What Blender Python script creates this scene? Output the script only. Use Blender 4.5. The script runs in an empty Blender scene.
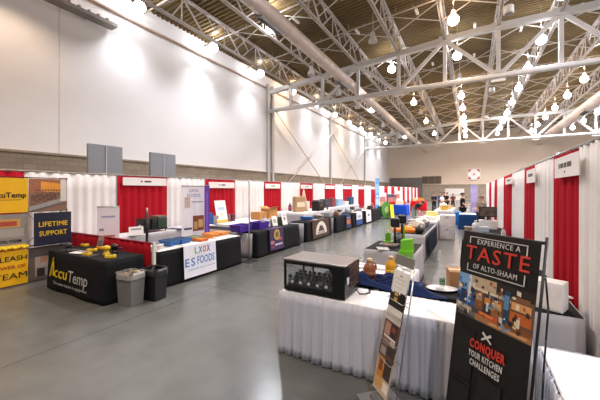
import bpy, bmesh, math, random
from mathutils import Vector, Matrix, Euler
R = math.radians
random.seed(7)
scene = bpy.context.scene
COL = scene.collection

# ---------------------------------------------------------------- camera, world, exposure
CAM_H, CAM_YAW, FPX = 2.0, 29.4, 304.0
cam = bpy.data.cameras.new('camera')
cam.sensor_width = 36.0
cam.lens = 36.0 * FPX / 600.0
cam.shift_y = -10.0 / 600.0
cam.clip_end = 300
cam_o = bpy.data.objects.new('camera', cam)
cam_o.location = (0, 0, CAM_H)
cam_o.rotation_euler = (R(90), 0, R(CAM_YAW))
COL.objects.link(cam_o)
scene.camera = cam_o
world = bpy.data.worlds.new('open_end_fill')
scene.world = world
world.use_nodes = True
world.node_tree.nodes['Background'].inputs[0].default_value = (0.96, 0.98, 1.0, 1)
world.node_tree.nodes['Background'].inputs[1].default_value = 0.35  # added soft fill, entering through the open end behind the camera
LAMP_W = 1720.0
scene.view_settings.view_transform = 'Standard'
scene.view_settings.look = 'None'
scene.view_settings.gamma = 1.0
scene.view_settings.exposure = 0.0
scene.view_settings.use_curve_mapping = False

# ---------------------------------------------------------------- helpers: survey of the hall
_c, _s = math.cos(R(CAM_YAW)), math.sin(R(CAM_YAW))
def W(px, py, z=0.0):            # floor-plan spot of something seen at height z
    d = FPX * (CAM_H - z) / (py - 190.0); t = (px - 300.0) / FPX
    return (d * (t * _c - _s), d * (t * _s + _c))
def YX(px, X):                   # distance down the hall of something standing at offset X
    t = (px - 300.0) / FPX
    return X / (t * _c - _s) * (t * _s + _c)
def ZX(px, py, X):
    t = (px - 300.0) / FPX
    return CAM_H - (py - 190.0) * X / (t * _c - _s) / FPX

ORD = ['first', 'second', 'third', 'fourth', 'fifth', 'sixth', 'seventh', 'eighth', 'ninth', 'tenth', 'eleventh',
       'twelfth', 'thirteenth', 'fourteenth', 'fifteenth', 'sixteenth', 'seventeenth', 'eighteenth']

# ---------------------------------------------------------------- materials
_M = {}
def lin(h):
    h = h.lstrip('#'); v = [int(h[i:i+2], 16) / 255 for i in (0, 2, 4)]
    return tuple(x / 12.92 if x <= .04045 else ((x + .055) / 1.055) ** 2.4 for x in v)
def mat(hexc, rough=.6, metal=0.0, noise=.08, scale=6.0, bump=0.0, spec=.5, key=None):
    k = key or (hexc, rough, metal, noise, scale, bump)
    if k in _M: return _M[k]
    m = bpy.data.materials.new('mat_' + hexc.strip('#')); m.use_nodes = True
    nt = m.node_tree; b = nt.nodes['Principled BSDF']
    c = lin(hexc)
    tc = nt.nodes.new('ShaderNodeTexCoord'); n = nt.nodes.new('ShaderNodeTexNoise')
    n.inputs['Scale'].default_value = scale; n.inputs['Detail'].default_value = 3
    nt.links.new(tc.outputs['Object'], n.inputs['Vector'])
    r = nt.nodes.new('ShaderNodeValToRGB')
    r.color_ramp.elements[0].position = .3; r.color_ramp.elements[1].position = .7
    r.color_ramp.elements[0].color = tuple(x * (1 - noise) for x in c) + (1,)
    r.color_ramp.elements[1].color = tuple(min(1, x * (1 + noise)) for x in c) + (1,)
    nt.links.new(n.outputs['Fac'], r.inputs['Fac']); nt.links.new(r.outputs['Color'], b.inputs['Base Color'])
    b.inputs['Roughness'].default_value = rough; b.inputs['Metallic'].default_value = metal
    b.inputs['Specular IOR Level'].default_value = spec
    if bump:
        bp = nt.nodes.new('ShaderNodeBump'); bp.inputs['Strength'].default_value = bump; bp.inputs['Distance'].default_value = .01
        nt.links.new(n.outputs['Fac'], bp.inputs['Height']); nt.links.new(bp.outputs['Normal'], b.inputs['Normal'])
    _M[k] = m
    return m
def glow(hexc, power):
    k = ('glow', hexc, power)
    if k in _M: return _M[k]
    m = bpy.data.materials.new('lamp_' + hexc.strip('#')); m.use_nodes = True
    b = m.node_tree.nodes['Principled BSDF']
    b.inputs['Base Color'].default_value = lin(hexc) + (1,)
    b.inputs['Emission Color'].default_value = lin(hexc) + (1,); b.inputs['Emission Strength'].default_value = power
    _M[k] = m
    return m
def glass(hexc='#ffffff', rough=.02, alpha=.12, key='glass'):
    k = (key, hexc, rough, alpha)
    if k in _M: return _M[k]
    m = bpy.data.materials.new('clear_' + hexc.strip('#')); m.use_nodes = True
    nt = m.node_tree; out = nt.nodes['Material Output']
    t = nt.nodes.new('ShaderNodeBsdfTransparent'); g = nt.nodes.new('ShaderNodeBsdfGlossy'); mx = nt.nodes.new('ShaderNodeMixShader')
    t.inputs['Color'].default_value = lin(hexc) + (1,); g.inputs['Roughness'].default_value = rough
    mx.inputs['Fac'].default_value = alpha
    nt.links.new(t.outputs[0], mx.inputs[1]); nt.links.new(g.outputs[0], mx.inputs[2]); nt.links.new(mx.outputs[0], out.inputs['Surface'])
    _M[k] = m
    return m
def cloth(hexc, **k): return mat(hexc, rough=.85, noise=k.get('noise', .03), scale=3, bump=0, spec=.2)
STEEL = mat('#b9b9b6', .28, .9, .05, 12)
DKSTEEL = mat('#4b4c4e', .4, .6, .06, 12)
BLACKP = mat('#0f0f10', .42, 0, .15, 12)
PAPER = mat('#efeeea', .7, 0, .02, 3)

# ---------------------------------------------------------------- mesh building
class MB:
    def __init__(s): s.v = []; s.f = []; s.m = []; s.sm = []
    def add(s, vs, fs, mi=0, smooth=False, M=None):
        o = len(s.v)
        s.v += [tuple(M @ Vector(v)) if M is not None else tuple(v) for v in vs]
        for f in fs: s.f.append([i + o for i in f]); s.m.append(mi); s.sm.append(smooth)
        return s
    def box(s, x, y, z, sx, sy, sz, mi=0, rz=0, M=None):      # centre x,y; bottom z
        a = [(-.5, -.5, 0), (.5, -.5, 0), (.5, .5, 0), (-.5, .5, 0), (-.5, -.5, 1), (.5, -.5, 1), (.5, .5, 1), (-.5, .5, 1)]
        c, n = math.cos(rz), math.sin(rz)
        vs = [(x + p[0]*sx*c - p[1]*sy*n, y + p[0]*sx*n + p[1]*sy*c, z + p[2]*sz) for p in a]
        return s.add(vs, [(3, 2, 1, 0), (4, 5, 6, 7), (0, 1, 5, 4), (1, 2, 6, 5), (2, 3, 7, 6), (3, 0, 4, 7)], mi, False, M)
    def rod(s, a, b, r=.01, n=8, r2=None, mi=0, M=None, caps=True):
        a, b = Vector(a), Vector(b); d = (b - a)
        if d.length < 1e-6: return s
        d.normalize(); u = d.orthogonal().normalized(); w = d.cross(u); r2 = r if r2 is None else r2
        vs = []
        for p, q in ((a, r), (b, r2)):
            for i in range(n):
                t = 2*math.pi*(i+.5)/n; vs.append(p + u*math.cos(t)*q + w*math.sin(t)*q)
        fs = [(i, (i+1) % n, n+(i+1) % n, n+i) for i in range(n)]
        s.add(vs, fs, mi, n > 4, M)
        if caps: s.add([], [], mi); o = len(s.v) - 2*n; s.f += [[o+i for i in reversed(range(n))], [o+n+i for i in range(n)]]; s.m += [mi, mi]; s.sm += [False, False]
        return s
    def path(s, pts, r=.01, n=8, mi=0):
        for a, b in zip(pts[:-1], pts[1:]): s.rod(a, b, r, n, mi=mi)
        return s
    def bar(s, a, b, w, h, mi=0):                             # square bar between two points, h measured upright
        a, b = Vector(a), Vector(b); d = (b-a).normalized()
        up = Vector((0, 0, 1)) if abs(d.z) < .95 else Vector((1, 0, 0))
        u = d.cross(up).normalized(); t = u.cross(d).normalized()
        vs = [p + u*i*w/2 + t*j*h/2 for p in (a, b) for i, j in ((-1, -1), (1, -1), (1, 1), (-1, 1))]
        return s.add(vs, [(0, 1, 2, 3), (7, 6, 5, 4), (0, 4, 5, 1), (1, 5, 6, 2), (2, 6, 7, 3), (3, 7, 4, 0)], mi)
    def lathe(s, prof, x=0, y=0, z=0, n=20, mi=0, M=None):
        vs = [(x + r*math.cos(2*math.pi*i/n), y + r*math.sin(2*math.pi*i/n), z + h) for r, h in prof for i in range(n)]
        fs = [(k*n+i, k*n+(i+1) % n, (k+1)*n+(i+1) % n, (k+1)*n+i) for k in range(len(prof)-1) for i in range(n)]
        s.add(vs, fs, mi, True, M)
        o = len(s.v) - len(vs)
        if prof[0][0] > 1e-5: s.f.append([o+i for i in reversed(range(n))]); s.m.append(mi); s.sm.append(False)
        if prof[-1][0] > 1e-5: s.f.append([o+(len(prof)-1)*n+i for i in range(n)]); s.m.append(mi); s.sm.append(False)
        return s
    def ball(s, x, y, z, rx, ry=None, rz=None, n=14, mi=0):
        ry = rx if ry is None else ry; rz = rx if rz is None else rz
        k = n // 2; vs = []; 
        for j in range(k+1):
            p = math.pi*j/k
            for i in range(n):
                t = 2*math.pi*i/n; vs.append((x + rx*math.sin(p)*math.cos(t), y + ry*math.sin(p)*math.sin(t), z - rz*math.cos(p)))
        return s.add(vs, [(j*n+i, j*n+(i+1) % n, (j+1)*n+(i+1) % n, (j+1)*n+i) for j in range(k) for i in range(n)], mi, True)
    def grid(s, fn, nu, nv, mi=0, smooth=True):
        vs = [fn(i/nu, j/nv) for j in range(nv+1) for i in range(nu+1)]
        return s.add(vs, [(j*(nu+1)+i, j*(nu+1)+i+1, (j+1)*(nu+1)+i+1, (j+1)*(nu+1)+i) for j in range(nv) for i in range(nu)], mi, smooth)
    def prism(s, pts, y0, y1, mi=0, M=None):                  # polygon in x,z pulled along y
        n = len(pts)
        vs = [(p[0], y0, p[1]) for p in pts] + [(p[0], y1, p[1]) for p in pts]
        return s.add(vs, [tuple(range(n)), tuple(reversed(range(n, 2*n)))] + [(i, n+i, n+(i+1) % n, (i+1) % n) for i in range(n)], mi, False, M)
    def build(s, name, mats, parent=None, loc=(0, 0, 0), rot=(0, 0, 0), bevel=0, thick=0):
        me = bpy.data.meshes.new(name); me.from_pydata(s.v, [], s.f)
        if not isinstance(mats, (list, tuple)): mats = [mats]
        for m in mats: me.materials.append(m)
        me.polygons.foreach_set('material_index', s.m); me.polygons.foreach_set('use_smooth', s.sm)
        bm = bmesh.new(); bm.from_mesh(me); bmesh.ops.recalc_face_normals(bm, faces=bm.faces); bm.to_mesh(me); bm.free()
        o = bpy.data.objects.new(name, me); COL.objects.link(o)
        o.location = loc; o.rotation_euler = rot
        if parent: o.parent = parent
        if thick: q = o.modifiers.new('thickness', 'SOLIDIFY'); q.thickness = thick; q.offset = 0
        if bevel: q = o.modifiers.new('edge', 'BEVEL'); q.width = bevel; q.segments = 2; q.limit_method = 'ANGLE'
        return o
def tag(o, label, cat, group=None, kind=None):
    o['label'] = label; o['category'] = cat
    if group: o['group'] = group
    if kind: o['kind'] = kind
    return o
def thing(name, label, cat, loc=(0, 0, 0), rz=0, group=None):
    o = bpy.data.objects.new(name, None); COL.objects.link(o); o.empty_display_size = .1
    o.location = loc; o.rotation_euler = (0, 0, rz)
    return tag(o, label, cat, group)
def struct(o): o['kind'] = 'structure'; return o
def copy_tree(o, parent=None):
    c = o.copy(); COL.objects.link(c)
    if parent: c.parent = parent
    for ch in list(o.children): copy_tree(ch, c)
    return c
def text(name, body, size, m, parent, loc, rot=(0, 0, 0), width=None, bold=0.0, align='CENTER', shear=0, space=1.0):
    cu = bpy.data.curves.new(name, 'FONT'); cu.body = body; cu.size = size; cu.align_x = align; cu.align_y = 'CENTER'
    cu.extrude = .0008; cu.offset = bold; cu.shear = shear; cu.space_character = space; cu.resolution_u = 2
    t = bpy.data.objects.new(name, cu); COL.objects.link(t)
    bpy.context.view_layer.update()
    me = bpy.data.meshes.new_from_object(t.evaluated_get(bpy.context.evaluated_depsgraph_get()))
    bpy.data.objects.remove(t); bpy.data.curves.remove(cu)
    me.materials.clear(); me.materials.append(m)
    if width:
        xs = [v.co.x for v in me.vertices]; w = max(xs) - min(xs)
        for v in me.vertices: v.co.x *= width / w
    o = bpy.data.objects.new(name, me); COL.objects.link(o)
    o.location = loc; o.rotation_euler = rot; o.parent = parent
    return o
def sheet(name, parent, w, h, rects, base, loc=(0, 0, 0), rot=(0, 0, 0), t=.004, rough=.5):
    """A printed panel in the x,z plane facing -y, lower left corner at loc; rects = (x0,z0,x1,z1,colour[,slant]) in fractions."""
    mats, ix = [mat(base, rough, 0, .03, 5)], {base: 0}; b = MB(); b.box(w/2, t/2, 0, w, t, h)
    for k, q in enumerate(rects):
        x0, z0, x1, z1, c = q[:5]; sl = q[5] if len(q) > 5 else 0
        if c not in ix: ix[c] = len(mats); mats.append(mat(c, rough, 0, .06, 9))
        y = -.0004 - .00008 * k
        b.add([(x0*w, y, z0*h), (x1*w, y, (z0+sl)*h), (x1*w, y, (z1+sl)*h), (x0*w, y, z1*h)], [(0, 1, 2, 3)], ix[c])
    return b.build(name, mats, parent, loc, rot)
def disc_sheet(b, cx, cz, r, y, mi, n=20, rz=None):
    rz = rz or r
    b.add([(cx + r*math.cos(2*math.pi*i/n), y, cz + rz*math.sin(2*math.pi*i/n)) for i in range(n)], [tuple(range(n))], mi)
# ================================================================ THE SETTING
XL, XR, YN, YF = -15.9, 26.0, -10.0, 68.0
def zdeck(x): return 12.1 + .085 * min(x - XL, 16.0)
TR_Y = [22.2, 50.4]
GX = [1.45 + 2.97 * k for k in range(-5, 9)]

# floor: polished concrete with faint stains and sawn joints
fm = bpy.data.materials.new('polished_concrete'); fm.use_nodes = True
nt = fm.node_tree; bs = nt.nodes['Principled BSDF']
tc = nt.nodes.new('ShaderNodeTexCoord')
n1 = nt.nodes.new('ShaderNodeTexNoise'); n1.inputs['Scale'].default_value = .22; n1.inputs['Detail'].default_value = 7; n1.inputs['Roughness'].default_value = .62
n2 = nt.nodes.new('ShaderNodeTexNoise'); n2.inputs['Scale'].default_value = 3.0; n2.inputs['Detail'].default_value = 5
for n in (n1, n2): nt.links.new(tc.outputs['Object'], n.inputs['Vector'])
r1 = nt.nodes.new('ShaderNodeValToRGB'); r1.color_ramp.elements[0].position = .3; r1.color_ramp.elements[1].position = .72
r1.color_ramp.elements[0].color = lin('#535552') + (1,); r1.color_ramp.elements[1].color = lin('#727470') + (1,)
nt.links.new(n1.outputs['Fac'], r1.inputs['Fac'])
mx = nt.nodes.new('ShaderNodeMix'); mx.data_type = 'RGBA'; mx.blend_type = 'SOFT_LIGHT'; mx.inputs[0].default_value = .25
nt.links.new(r1.outputs['Color'], mx.inputs[6]); nt.links.new(n2.outputs['Fac'], mx.inputs[7])
br = nt.nodes.new('ShaderNodeTexBrick'); br.offset = 0; br.inputs['Scale'].default_value = 1.0
br.inputs['Brick Width'].default_value = 4.6; br.inputs['Row Height'].default_value = 4.6; br.inputs['Mortar Size'].default_value = .008
br.inputs['Color1'].default_value = br.inputs['Color2'].default_value = (1, 1, 1, 1); br.inputs['Mortar'].default_value = (.45, .45, .45, 1)
nt.links.new(tc.outputs['Object'], br.inputs['Vector'])
m2 = nt.nodes.new('ShaderNodeMix'); m2.data_type = 'RGBA'; m2.blend_type = 'MULTIPLY'; m2.inputs[0].default_value = 1
nt.links.new(mx.outputs[2], m2.inputs[6]); nt.links.new(br.outputs['Color'], m2.inputs[7]); nt.links.new(m2.outputs[2], bs.inputs['Base Color'])
mx.clamp_result = True
rr = nt.nodes.new('ShaderNodeMapRange'); rr.inputs[3].default_value = .22; rr.inputs[4].default_value = .27
nt.links.new(n2.outputs['Fac'], rr.inputs[0]); nt.links.new(rr.outputs[0], bs.inputs['Roughness'])
struct(MB().box((XL+XR)/2, (YN+YF)/2, -.2, XR-XL+1, YF-YN+1, .2).build('floor', fm))

WALLM = mat('#ece9e5', .75, 0, .02, .4, key='hall_wall')
WALLF = mat('#d3c1ad', .8, 0, .02, .4, key='hall_wall_far')
bk = bpy.data.materials.new('split_face_block'); bk.use_nodes = True
nt = bk.node_tree; bs = nt.nodes['Principled BSDF']; tc = nt.nodes.new('ShaderNodeTexCoord')
mp = nt.nodes.new('ShaderNodeVectorMath'); mp.operation = 'ADD'
sx = nt.nodes.new('ShaderNodeSeparateXYZ'); cx = nt.nodes.new('ShaderNodeCombineXYZ'); ad = nt.nodes.new('ShaderNodeMath')
nt.links.new(tc.outputs['Object'], sx.inputs[0]); nt.links.new(sx.outputs[0], ad.inputs[0]); nt.links.new(sx.outputs[1], ad.inputs[1])
nt.links.new(ad.outputs[0], cx.inputs[0]); nt.links.new(sx.outputs[2], cx.inputs[1])
b1 = nt.nodes.new('ShaderNodeTexBrick'); b1.inputs['Scale'].default_value = 1
b1.inputs['Brick Width'].default_value = .44; b1.inputs['Row Height'].default_value = .22; b1.inputs['Mortar Size'].default_value = .012
b1.inputs['Color1'].default_value = lin('#a2937f') + (1,); b1.inputs['Color2'].default_value = lin('#8f8271') + (1,); b1.inputs['Mortar'].default_value = lin('#847868') + (1,)
nt.links.new(cx.outputs[0], b1.inputs['Vector']); nt.links.new(b1.outputs['Color'], bs.inputs['Base Color']); bs.inputs['Roughness'].default_value = .9
ns = nt.nodes.new('ShaderNodeTexNoise'); ns.inputs['Scale'].default_value = 14; bp = nt.nodes.new('ShaderNodeBump'); bp.inputs['Strength'].default_value = .6
nt.links.new(ns.outputs['Fac'], bp.inputs['Height']); nt.links.new(bp.outputs['Normal'], bs.inputs['Normal'])

H = 14.2
struct(MB().box(XL-.15, (YN+YF)/2, 0, .3, YF-YN, H).build('wall_left', WALLM))
struct(MB().box(XR+.15, (YN+YF)/2, 0, .3, YF-YN, H).build('wall_right', WALLF))
struct(MB().box((XL+XR)/2, YF+.15, 0, XR-XL, .3, H).build('wall_back', WALLF))  # no wall at the near end, left open for the world fill
struct(MB().box(XL+.06, (YN+YF)/2, 0, .12, YF-YN-.1, 3.5).box(XL+.09, (YN+YF)/2, 3.5, .2, YF-YN-.1, .1).build('trim_1', bk))
struct(MB().box((XL+XR)/2, YF-.06, 0, XR-XL-.4, .12, 3.0).box((XL+XR)/2, YF-.09, 3.0, XR-XL-.4, .2, .1).build('trim_2', bk))
struct(MB().rod((XL+.1, YN+.2, 11.05), (XL+.1, YF-.2, 11.05), .07, 8).build('trim_3', mat('#b59c88', .6)))
seam = MB()
for y in (-1.2, 6.5): seam.box(XL+.006, y, 3.6, .012, .05, 7.4)
struct(seam.build('trim_4', mat('#dcd8d2', .8)))
fram = mat('#cfc8bf', .5, 0, .05, 2)
# far wall: roll-up door, louvre, white double door
d = MB()
for k in range(28): d.box(-12.2, YF-.16, .05+k*.148, 6.3, .06, .12)
d.box(-12.2, YF-.10, .03, 6.4, .08, 4.2)
o = struct(d.build('door_1', mat('#77706a', .6, .2, .05, 3)))
MB().box(-15.5, YF-.16, 0, .16, .14, 4.4).box(-8.95, YF-.16, 0, .16, .14, 4.4).box(-12.2, YF-.2, 4.2, 6.7, .24, .4).build('door_frame', mat('#6d655d', .6), o)
o = struct(MB().box(-2.9, YF-.17, 0, 3.4, .06, 2.3).build('door_2', mat('#dcd7d0', .5)))
MB().box(-2.9, YF-.205, .9, 2.9, .02, .09).build('door_handle', STEEL, o)
v = thing('wall_vent', 'wide brown louvre set high in the far wall beside the roll-up door', 'vent', (-7.15, YF-.12, 3.3))
MB().box(0, 0, 0, 3.7, .1, 1.55).build('frame', mat('#8a7a6a', .7), v)
lv = MB()
for j in range(3):
    for k in range(9): lv.add([(-1.75+j*1.2, -.06, .08+k*.16), (-.65+j*1.2, -.06, .08+k*.16), (-.65+j*1.2, -.14, .19+k*.16), (-1.75+j*1.2, -.14, .19+k*.16)], [(0, 1, 2, 3)])
lv.build('louvre', mat('#6a5a4c', .7), v, thick=.012)
sg = thing('wall_sign', 'white square sign with red corners hanging on the far wall', 'sign', (.45, YF-.26, 4.0))
MB().box(0, .05, 0, 2.1, .08, 2.1).build('panel', PAPER, sg)
for sx_ in (-1, 1):
    for sz in (-1, 1): MB().prism([(sx_*.95, 1.05+sz*.95), (sx_*.95, 1.05+sz*.35), (sx_*.35, 1.05+sz*.95)], 0, .012).build('corner_mark', mat('#b03038', .5), sg)
MB().prism([(-.3, 1.05), (0, .75), (.3, 1.05), (0, 1.35)], 0, .012).build('diamond_mark', mat('#d8a0a4', .5), sg)

# ceiling: fluted metal deck, rising from the left wall
DECK = mat('#6b5734', .85, 0, .25, .25, key='deck')
dk = MB(); P_ = .30; y = YN
prof = []
while y < YF:
    prof += [(y, 0), (y+.13, 0), (y+.16, .085), (y+.27, .085)]; y += P_
xs = [XL-.2, XL+16, XR+.2]
vs = []
for (yy, dz) in prof:
    for x in xs: vs.append((x, yy, zdeck(x) + dz))
nx = len(xs)
dk.add(vs, [(i*nx+j, i*nx+j+1, (i+1)*nx+j+1, (i+1)*nx+j) for i in range(len(prof)-1) for j in range(nx-1)])
struct(dk.build('ceiling', DECK))

JM = mat('#b9b0a8', .55, 0, .06, 1.5, key='joist_paint')
TM = mat('#c4bfb9', .5, 0, .05, 1.5, key='truss_paint')
def joist(x, y0, y1):
    zt = zdeck(x) - .07; zb = zt - 1.35; b = MB()
    for dx in (-.06, .06):
        b.bar((x+dx, y0, zt), (x+dx, y1, zt), .07, .1); b.bar((x+dx, y0, zb), (x+dx, y1, zb), .07, .1)
    n = max(2, round((y1-y0)/3.1)); st = (y1-y0)/n
    for k in range(n):
        a, m_, c = y0+k*st, y0+(k+.5)*st, y0+(k+1)*st
        b.bar((x, a+.05, zb), (x, m_-.06, zt), .07, .07); b.bar((x, m_+.06, zt), (x, c-.05, zb), .07, .07)
        b.bar((x, m_, zt), (x, m_, zb), .05, .05)
        b.bar((x, (a+m_)/2, (zb+zt)/2), (x, a+.04, zt), .05, .05); b.bar((x, (c+m_)/2, (zb+zt)/2), (x, c-.04, zt), .05, .05)
    struct(b.build('roof_joist', JM))
ybay = [YN+.3] + TR_Y + [YF-.1]
JX = [XL+2.5] + [g for g in GX if g > -12 and g < XR]
for x in JX:
    for a, c in zip(ybay[:-1], ybay[1:]):
        joist(x, a+.12, c-.12)
# cross bridging and sprinkler mains between the joists
yy = 1.0
ROD = mat('#bfb6a8', .6, 0, .05, 2, key='bridging')
while yy < YF-1:
    b = MB()
    for xa, xb in zip(JX[:-1], JX[1:]):
        ta, tb = zdeck(xa)-.1, zdeck(xb)-.1
        b.bar((xa, yy, ta), (xb, yy, tb-1.3), .045, .045); b.bar((xa, yy+.06, ta-1.3), (xb, yy+.06, tb), .045, .045)
    struct(b.build('joist_bridging', ROD)); yy += 4.65
for k, yy in enumerate([10.3, 14.6, 18.9, 25.0, 29.3, 33.6, 37.9, 42.2, 46.5, 54, 58.5, 63]):
    b = MB(); b.rod((XL+.3, yy, zdeck(XL)-.45), (.1, yy, zdeck(5)-.45), .045, 6); b.rod((.1, yy, zdeck(5)-.45), (XR-.3, yy, zdeck(5)-.45), .045, 6)
    for x in range(-13, 24, 3): b.rod((x, yy, zdeck(x)-.3), (x, yy, zdeck(x)), .015, 4); b.rod((x+1, yy, zdeck(x+1)-.3), (x+1, yy, zdeck(x+1)-.55), .02, 5)
    struct(b.build('sprinkler_pipe', mat('#b3a595', .5)))
def truss(y):
    b = MB(); zb = 9.0
    zt = lambda x: zdeck(x) - 1.45
    b.rod((XL+.3, y, zb), (XR-.2, y, zb), .17, 14)
    b.bar((XL+.3, y, zt(XL)), (.1, y, zt(.1)), .36, .34); b.bar((.1, y, zt(.1)), (XR-.2, y, zt(.1)), .36, .34)
    for i, x in enumerate(GX):
        if x < XL+.5 or x > XR-.3: continue
        b.bar((x, y, zb), (x, y, zt(x)), .2, .22)
        for x2 in (GX[i-1] if i else None, GX[i+1] if i+1 < len(GX) else None):
            if x2 is None or x2 < XL+.5 or x2 > XR: continue
            if i % 2 == 1: b.bar((x, y, zb), (x2, y, zt(x2)), .2, .2)
        b.box(x, y, (zt(x) if i % 2 == 0 else zb) - .35, .75, .05, .7)
    struct(b.build('roof_truss', TM))
for y in TR_Y: truss(y)
# wall columns with their X braces
for y in (22.2, 22.9, 36.0, 50.4):
    b = MB(); b.box(XL+.2, y, 0, .05, .3, 11.4); b.box(XL+.07, y, 0, .05, .3, 11.4); b.box(XL+.14, y, 0, .14, .05, 11.4)
    struct(b.build('wall_column', TM))
for ya, yb in ((22.9, 36.0), (36.0, 50.4)):
    b = MB(); x = XL+.35
    b.rod((x, ya, 9.3), (x, yb, 1.4), .05, 8); b.rod((x+.1, yb, 9.3), (x+.1, ya, 1.4), .05, 8); b.box(x+.05, (ya+yb)/2, 5.1, .06, .5, .5)
    struct(b.build('wall_brace', mat('#cbbcae', .55)))

# big round air ducts, with slatted side registers
def duct(x, z, r, y0, y1, label, regs):
    t = thing('air_duct', label, 'duct', (x, 0, z))
    DM = mat('#cdbdb2', .45, .1, .04, 1.2, key='duct')
    b = MB(); n = 28; yy = y0; pr = []
    while yy < y1: pr += [(yy, r), (yy+.86, r), (yy+.88, r+.008), (yy+.92, r+.008)]; yy += .94
    vs = [(rr*math.cos(2*math.pi*i/n), q_, rr*math.sin(2*math.pi*i/n)) for q_, rr in pr for i in range(n)]
    b.add(vs, [(k*n+i, k*n+(i+1) % n, (k+1)*n+(i+1) % n, (k+1)*n+i) for k in range(len(pr)-1) for i in range(n)], 0, True)
    b.build('duct_run', DM, t)
    MB().lathe([(r*1.04, 0), (r*1.04, .5), (r*.9, .9), (r*.2, 1.0)], n=24, M=Matrix.Translation((0, y1-.5, 0)) @ Matrix.Rotation(R(-90), 4, 'X')).build('duct_end', DM, t)
    yy = y0+2
    while yy < y1: MB().rod((0, yy, r), (0, yy, zdeck(x)-z), .015, 5).build('hanger', DKSTEEL, t); yy += 4.7
    for (ry, side) in regs:
        M = Matrix.Translation((0, ry, 0)) @ Matrix.Rotation(R(112), 4, 'Y')
        g = MB(); g.box(r+.01, 0, -.22, .14, 1.7, .44, M=M); g_o = g.build('register', mat('#8f8a88', .5, .3), t)
        g = MB()
        for k in range(4): g.box(r+.09, 0, -.16+k*.085, .03, 1.5, .05, M=M)
        g.build('register_slat', mat('#3f3b39', .5, .3), g_o)
duct(-7.95, 9.95, .36, -6, 66.6, 'long round air duct running overhead nearer the left wall', [(11.5, -1), (20.6, -1), (31.5, -1), (42, -1), (52.5, -1)])
duct(10.4, 10.55, .55, -6, 66.6, 'long round air duct running overhead on the right side', [(30, -1), (42, -1)])

# cable tray along the top of the left wall
t = thing('cable_tray', 'dark grey slatted tray fixed along the top of the left wall', 'tray', (XL+.45, -2, 10.0))
MB().box(0, 5.3, 0, .5, 10.7, .03).box(-.25, 5.3, 0, .04, 10.7, .26).box(.25, 5.3, 0, .04, 10.7, .16).build('tray', mat('#8a827a', .5, .3), t)
for k in range(26): MB().box(0, .2+k*.4, .22, .46, .1, .05).build('slat', mat('#a39a92', .5, .3), t)
for k in range(4): MB().box(-.345, .5+k*3, .05, .19, .06, .3).build('bracket', DKSTEEL, t)

# ---------------------------------------------------------------- high-bay lamps
def make_lamp(lit, hexc, drop, gain=1.0):
    t = thing('high_bay_lamp', 'x', 'lamp', group='round pendant lamps under the roof')
    MB().lathe([(.10, 0), (.13, -.06), (.13, -.26), (.2, -.34), (.27, -.52), (.285, -.6), (.275, -.6), (.255, -.52), (.19, -.36), (.0, -.33)], n=18).build('reflector', glow(hexc, 1.5) if lit else mat('#d8d5d0', .4), t)
    MB().rod((0, 0, 0), (0, 0, drop), .016, 6).build('stem', mat('#c8c2ba', .5), t)
    MB().ball(0, 0, -.50 if lit else -.55, .285 if lit else .1, n=14).build('bulb', glow(hexc, 30) if lit else mat('#cfccc6', .3), t)
    if lit:
        l = bpy.data.lights.new('lamp_light', 'SPOT'); l.energy = LAMP_W*gain; l.color = lin(hexc); l.spot_size = R(150 if gain == 1 else 122); l.spot_blend = .55 if gain == 1 else 1.0; l.shadow_soft_size = .24
        lo = bpy.data.objects.new('lamp_light', l); COL.objects.link(lo); lo.parent = t; lo.location = (0, 0, -.84)
        u = bpy.data.lights.new('lamp_spill', 'POINT'); u.energy = LAMP_W*.08*(.6 if gain < 1 else 1); u.color = lin(hexc); u.shadow_soft_size = .1
        uo = bpy.data.objects.new('lamp_spill', u); COL.objects.link(uo); uo.parent = t; uo.location = (0, 0, .35)
    return t
LZ = 11.75
COOL, WARM = '#f3f5ff', '#ffe0c4'
rowname = {0: 'the left wall row', 1: 'the row left of the long duct', 2: 'the row right of the long duct', 3: 'the centre aisle row',
           4: 'the row right of centre', 5: 'the right booth row', 6: 'the far right row', 7: 'the farthest right row'}
rows = [(-14.6, 9.4, 5.05, 0), (-10.0, 9.2, 5.1, 1), (-5.3, 8.4, 5.1, 2), (-.85, 8.3, 5.1, 3), (3.75, 8.3, 5.1, 4), (8.2, 8.2, 5.1, 5), (13.1, 8.2, 5.1, 6), (19, 8.2, 5.1, 7)]
OFF = {(1, k) for k in range(0, 12) if k not in (1, 5, 9)} | {(2, 2), (2, 4), (2, 6), (2, 1), (2, 8), (2, 10), (3, 4), (3, 0), (4, 0), (4, 1), (5, 1), (5, 3), (6, 2), (6, 4), (7, 1), (7, 3)}
for (x, y0, st, ri) in rows:
    kn = 0
    for k in range(-3, 12):
        y = y0 + st*k
        if y > YF-5 or y < YN+1: continue
        lit = (ri, k) not in OFF
        if k < 0: lit = ri == 0 or (k == -2 and ri in (2, 4)) or (k == -1 and ri == 5)
        hx = WARM if (ri in (2, 3) and k % 3 != 0) or (ri == 5 and k % 2) or (ri == 0 and k < 0) else COOL
        if ri == 0 and k in (3, 6): hx = '#ffe3c8'
        t = make_lamp(lit, hx, max(.2, zdeck(x) - LZ + .03), .45 if ri == 0 else 1.0)
        zz = LZ - (.0 if lit or ri != 1 else .9)
        t.location = (x, y, min(zz, zdeck(x)-.35))
        if not (lit or ri != 1):
            for q in t.children:
                if q.name.startswith('stem'): q.scale = (1, 1, 1.0 + .9/max(.2, zdeck(x)-LZ+.03))
        if k >= 0: kn += 1
        t['label'] = ('%s pendant lamp from the near end of %s, %s' % (ORD[kn-1], rowname[ri], 'lit' if lit else 'unlit')) if k >= 0 else \
                     '%s pendant lamp before the near end of %s' % (['farthest back', 'middle', 'last'][k+3], rowname[ri])
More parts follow.
